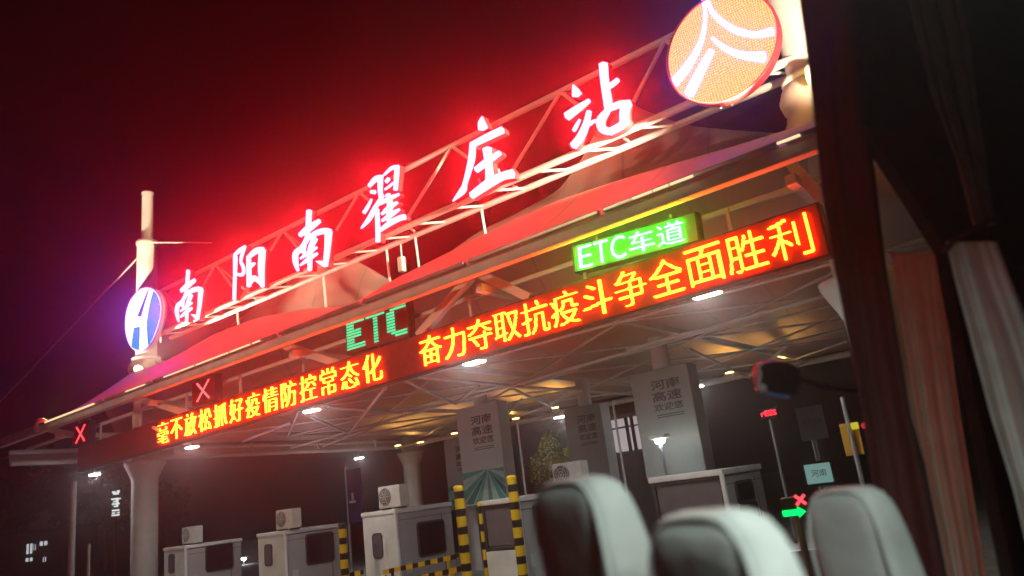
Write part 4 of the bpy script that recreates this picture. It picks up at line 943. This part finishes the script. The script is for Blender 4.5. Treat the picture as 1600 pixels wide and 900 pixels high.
# curtains: pleated cloth between a left and a right edge
def curtain(rows, lat, folds, amp, mt, label, group='coach curtains', extra=None):
    t = empty('curtain', onwall((rows[0][1]+rows[0][2])/2, rows[0][0], lat), label, 'curtain', group)
    ys_ = [r[0] for r in rows]; nv = 46; nu = 70; b = MB(); vs = []
    for j in range(nv+1):
        y = ys_[0] + (ys_[-1]-ys_[0])*j/nv
        xl = lerp_tab([(r[0], r[1]) for r in rows], y); xr = lerp_tab([(r[0], r[2]) for r in rows], y)
        for i in range(nu+1):
            s = i/nu; ph = 2*pi*folds*s
            k_ = lat + amp*(sin(ph + 0.5*sin(3.1*s*pi+y*0.006)) + 0.35*sin(2.3*ph+1.0+y*0.004))
            vs.append(onwall(xl+(xr-xl)*s, y, k_))
    b.add(vs, [(j*(nu+1)+i, j*(nu+1)+i+1, (j+1)*(nu+1)+i+1, (j+1)*(nu+1)+i) for j in range(nv) for i in range(nu)], 0, True)
    o_ = b.build('cloth', mt, t); sd_ = o_.modifiers.new('thickness', 'SOLIDIFY'); sd_.thickness = 0.004
    if extra: extra(t)
    return t
def tie(t):
    P = [onwall(x, y, 1.60) for x, y in ((1476,392),(1490,376),(1515,362),(1545,345),(1560,338))]
    b = MB(); b.path(P, 0.012, 8); b.build('tie_band', CURTD, t)
curtain([(378,1478,1556),(430,1490,1575),(520,1514,1612),(650,1548,1660),(760,1582,1690),(860,1606,1720),(930,1620,1740)], 1.62, 2.0, 0.014, CURT, 'pale grey curtain below its tie at the right edge, pink along its left hem', extra=tie)
curtain([(-40,1408,1492),(60,1432,1512),(150,1456,1526),(250,1494,1540),(352,1520,1556)], 1.64, 2.6, 0.015, cloth('grey_curtain_cloth', (0.46,0.45,0.42), 0.3), 'narrow grey curtain gathered above its tie at the right edge')
curtain([(395,1392,1470),(480,1404,1478),(560,1418,1488),(650,1432,1500),(760,1452,1518),(850,1472,1532),(930,1486,1545)], 2.2, 2.2, 0.012, cloth('dim_curtain_cloth', (0.50,0.49,0.42), 0.4), 'dim grey-green curtain hanging just behind the slim window post')
curtain([(-40,1244,1345),(60,1258,1345),(180,1272,1346),(300,1284,1362),(400,1300,1374),(480,1316,1388),(560,1330,1400),(650,1348,1418),(750,1362,1440),(850,1376,1462),(930,1386,1480)], 1.95, 1.3, 0.012, CURTD, 'dark brown cloth standing in for a curtain reflection before the right mast and window post')  # cloth sheet in place of a dark reflection in the window glass
# coach mirror: dark housing with a bluish glass rim
def mirror():
    c_ = onwall(1215, 595, 2.35); pass
    ax = (RV, UV, -FW); D = (c_-EYE).dot(FW); k_ = D/F
    def P(px, py, dz=0): return c_ + RV*((px-1215)*k_) - UV*((py-595)*k_) - FW*dz
    ring = [(1186,602),(1184,585),(1190,572),(1206,565),(1228,566),(1246,574),(1252,590),(1248,608),(1240,618),(1220,619),(1200,613)]
    ring = catmull([(a, b_, 0) for a, b_ in ring+ring[:1]], 4)[:-1]
    b = MB(); b.prism([P(a, b_) for a, b_, _ in ring], FW*0.09); t = b.build('mirror', mat('mirror_black', (0.012,0.010,0.011), 0.55), coach); t['label'] = 'dark rounded coach mirror on a thin arm above the red display'
    b = MB(); b.path([P(a, b_, 0.004) for a, b_ in ((1181,607),(1195,613),(1212,618),(1232,620))], 0.012, 6); b.build('glass_edge', mat('blue_glass_edge', (0.12,0.2,0.4), 0.1), t)
    b = MB(); b.path([P(a, b_, -0.04) for a, b_ in ((1246,590),(1290,606),(1340,612),(1392,606))], 0.014, 8); b.build('mount_arm', BLACK, t)
    b = MB(); b.path([P(a, b_, 0.01) for a, b_ in ((1183,605),(1187,585),(1184,572),(1189,567))], 0.009, 6); b.lathe(P(1190,606,0.01), [(0.022,0),(0.02,0.008),(0.008,0.014)], 14, 0, (RV, UV, -FW)); b.build('arm', mat('chrome_arm', (0.5,0.52,0.52), 0.35, 0.0), t)
mirror()
# white-covered seats built solid in place of their reflections in the window
def loft(mb, rings, mi=0):
    n_ = len(rings[0]); vs = [p for r in rings for p in r]
    mb.add(vs, [(k_*n_+i, k_*n_+(i+1) % n_, (k_+1)*n_+(i+1) % n_, (k_+1)*n_+i) for k_ in range(len(rings)-1) for i in range(n_)], mi, True)
    mb.add(vs, [tuple(range(n_-1,-1,-1)), tuple(range((len(rings)-1)*n_, len(rings)*n_))], mi)
def rrect(c_, w, d, tilt, n_=28, e=0.32):
    out = []
    for i in range(n_):
        a = 2*pi*i/n_; ca, sa = cos(a), sin(a)
        x = (abs(ca)**e)*(1 if ca >= 0 else -1)*w/2; y = (abs(sa)**e)*(1 if sa >= 0 else -1)*d/2
        out.append(c_ - BL*x + BF*(y+tilt))
    return out
def seat(lat, fwd, top, w, label, text=None, lean=0.14):
    def prof(zs, w0, d0):
        rings = []
        for z, fw_, fd in zs:
            rings.append(rrect(inb(lat, fwd, z), w0*fw_, d0*fd, -(z-2.05)*lean, 36, 0.42 if fw_ > 0.7 else 0.6))
        return rings
    hgt = top-2.05
    b = MB(); loft(b, prof([(2.0,0.98,1.0),(2.2,1.0,1.0),(2.4,1.0,0.95),(top-0.22,0.98,0.85),(top-0.10,0.93,0.75),(top-0.045,0.84,0.6),(top-0.02,0.6,0.4)], w, 0.15)); t = b.build('seat', FABRICG, coach); t['label'] = label
    c_ = MB(); loft(c_, prof([(top-0.42,1.05,1.08),(top-0.40,1.07,1.12),(top-0.25,1.05,1.04),(top-0.16,1.03,0.98),(top-0.10,0.99,0.92),(top-0.055,0.92,0.84),(top-0.025,0.82,0.70),(top-0.006,0.66,0.5),(top,0.4,0.3)], w, 0.16)); c_.build('cover', FABRICW, t)
    pp = MB()                                           # sewn edge that runs round the cover's back panel
    zt = [(top-0.41,0.50),(top-0.25,0.49),(top-0.15,0.475),(top-0.085,0.43),(top-0.045,0.36),(top-0.02,0.26),(top-0.012,0.1)]
    P = [inb(lat, fwd, z) + BL*(w*x_) - BF*((z-2.05)*lean + 0.083*min(1, 0.55+0.45*(top-z)/0.2)) for z, x_ in zt] + [inb(lat, fwd, z) - BL*(w*x_) - BF*((z-2.05)*lean + 0.083*min(1, 0.55+0.45*(top-z)/0.2)) for z, x_ in zt[::-1]]
    P = [Vector(q) for q in catmull([tuple(q) for q in P], 4)]
    pp.path(P, 0.007, 6); pp.build('piping', FABRICW, t)
    s_ = MB(); s_.rbox(inb(lat, fwd+0.27, 2.0), (0.48, w, 0.14), 0.05, (BF, -BL, UP)); s_.build('seat_cushion', FABRICG, t)
    for k_ in (-1, 1):
        l_ = MB(); l_.rbox(inb(lat+k_*w*0.5, fwd+0.2, 2.2), (0.38, 0.045, 0.05), 0.015, (BF, -BL, UP)); l_.build('armrest', BLACK, t)
    g_ = MB(); g_.rbox(inb(lat, fwd+0.25, 1.75), (0.34, w*0.6, 0.36), 0.03, (BF, -BL, UP)); g_.build('pedestal', BLACK, t)
    if text:
        z = top-0.215; o = inb(lat, fwd, z) + BL*(w*0.30) + BF*(-(z-2.05)*lean - 0.16*1.06/2 - 0.006)
        up = (UP - BF*lean).normalized()
        text_mesh('lettering', text, o, w*0.6, 0.10, GREYINK, t, -BL, up, 0.004, 0.02)
    return t
seat(1.66, 1.25, 3.02, 0.33, 'solid stand-in for a reflected white covered coach seat, tallest and furthest from the window post')
seat(1.18, 1.22, 2.92, 0.31, 'solid stand-in for a reflected white covered coach seat with grey characters printed on its back', '河南')
seat(1.62, 2.22, 2.89, 0.27, 'solid stand-in for a reflected white covered coach seat ahead, below the pale teal board')
ld = bpy.data.lights.new('coach_ceiling_lamp', 'AREA'); ld.energy = COACH_E; ld.color = (0.86, 1.0, 0.92); ld.shape = 'RECTANGLE'; ld.size = 0.25; ld.size_y = 1.2
b = MB(); b.rbox(inb(-0.1, 1.0, 3.96), (1.3, 0.3, 0.05), 0.01, (BF, BL, UP)); lamp = b.build('ceiling_lamp', BOOTHW, coach)
lo = bpy.data.objects.new('lamp_light', ld); COL.objects.link(lo); lo.parent = lamp; lo.location = inb(-0.1, 1.0, 3.92)-coach.location; lo.rotation_euler = (0, 0, AZ)
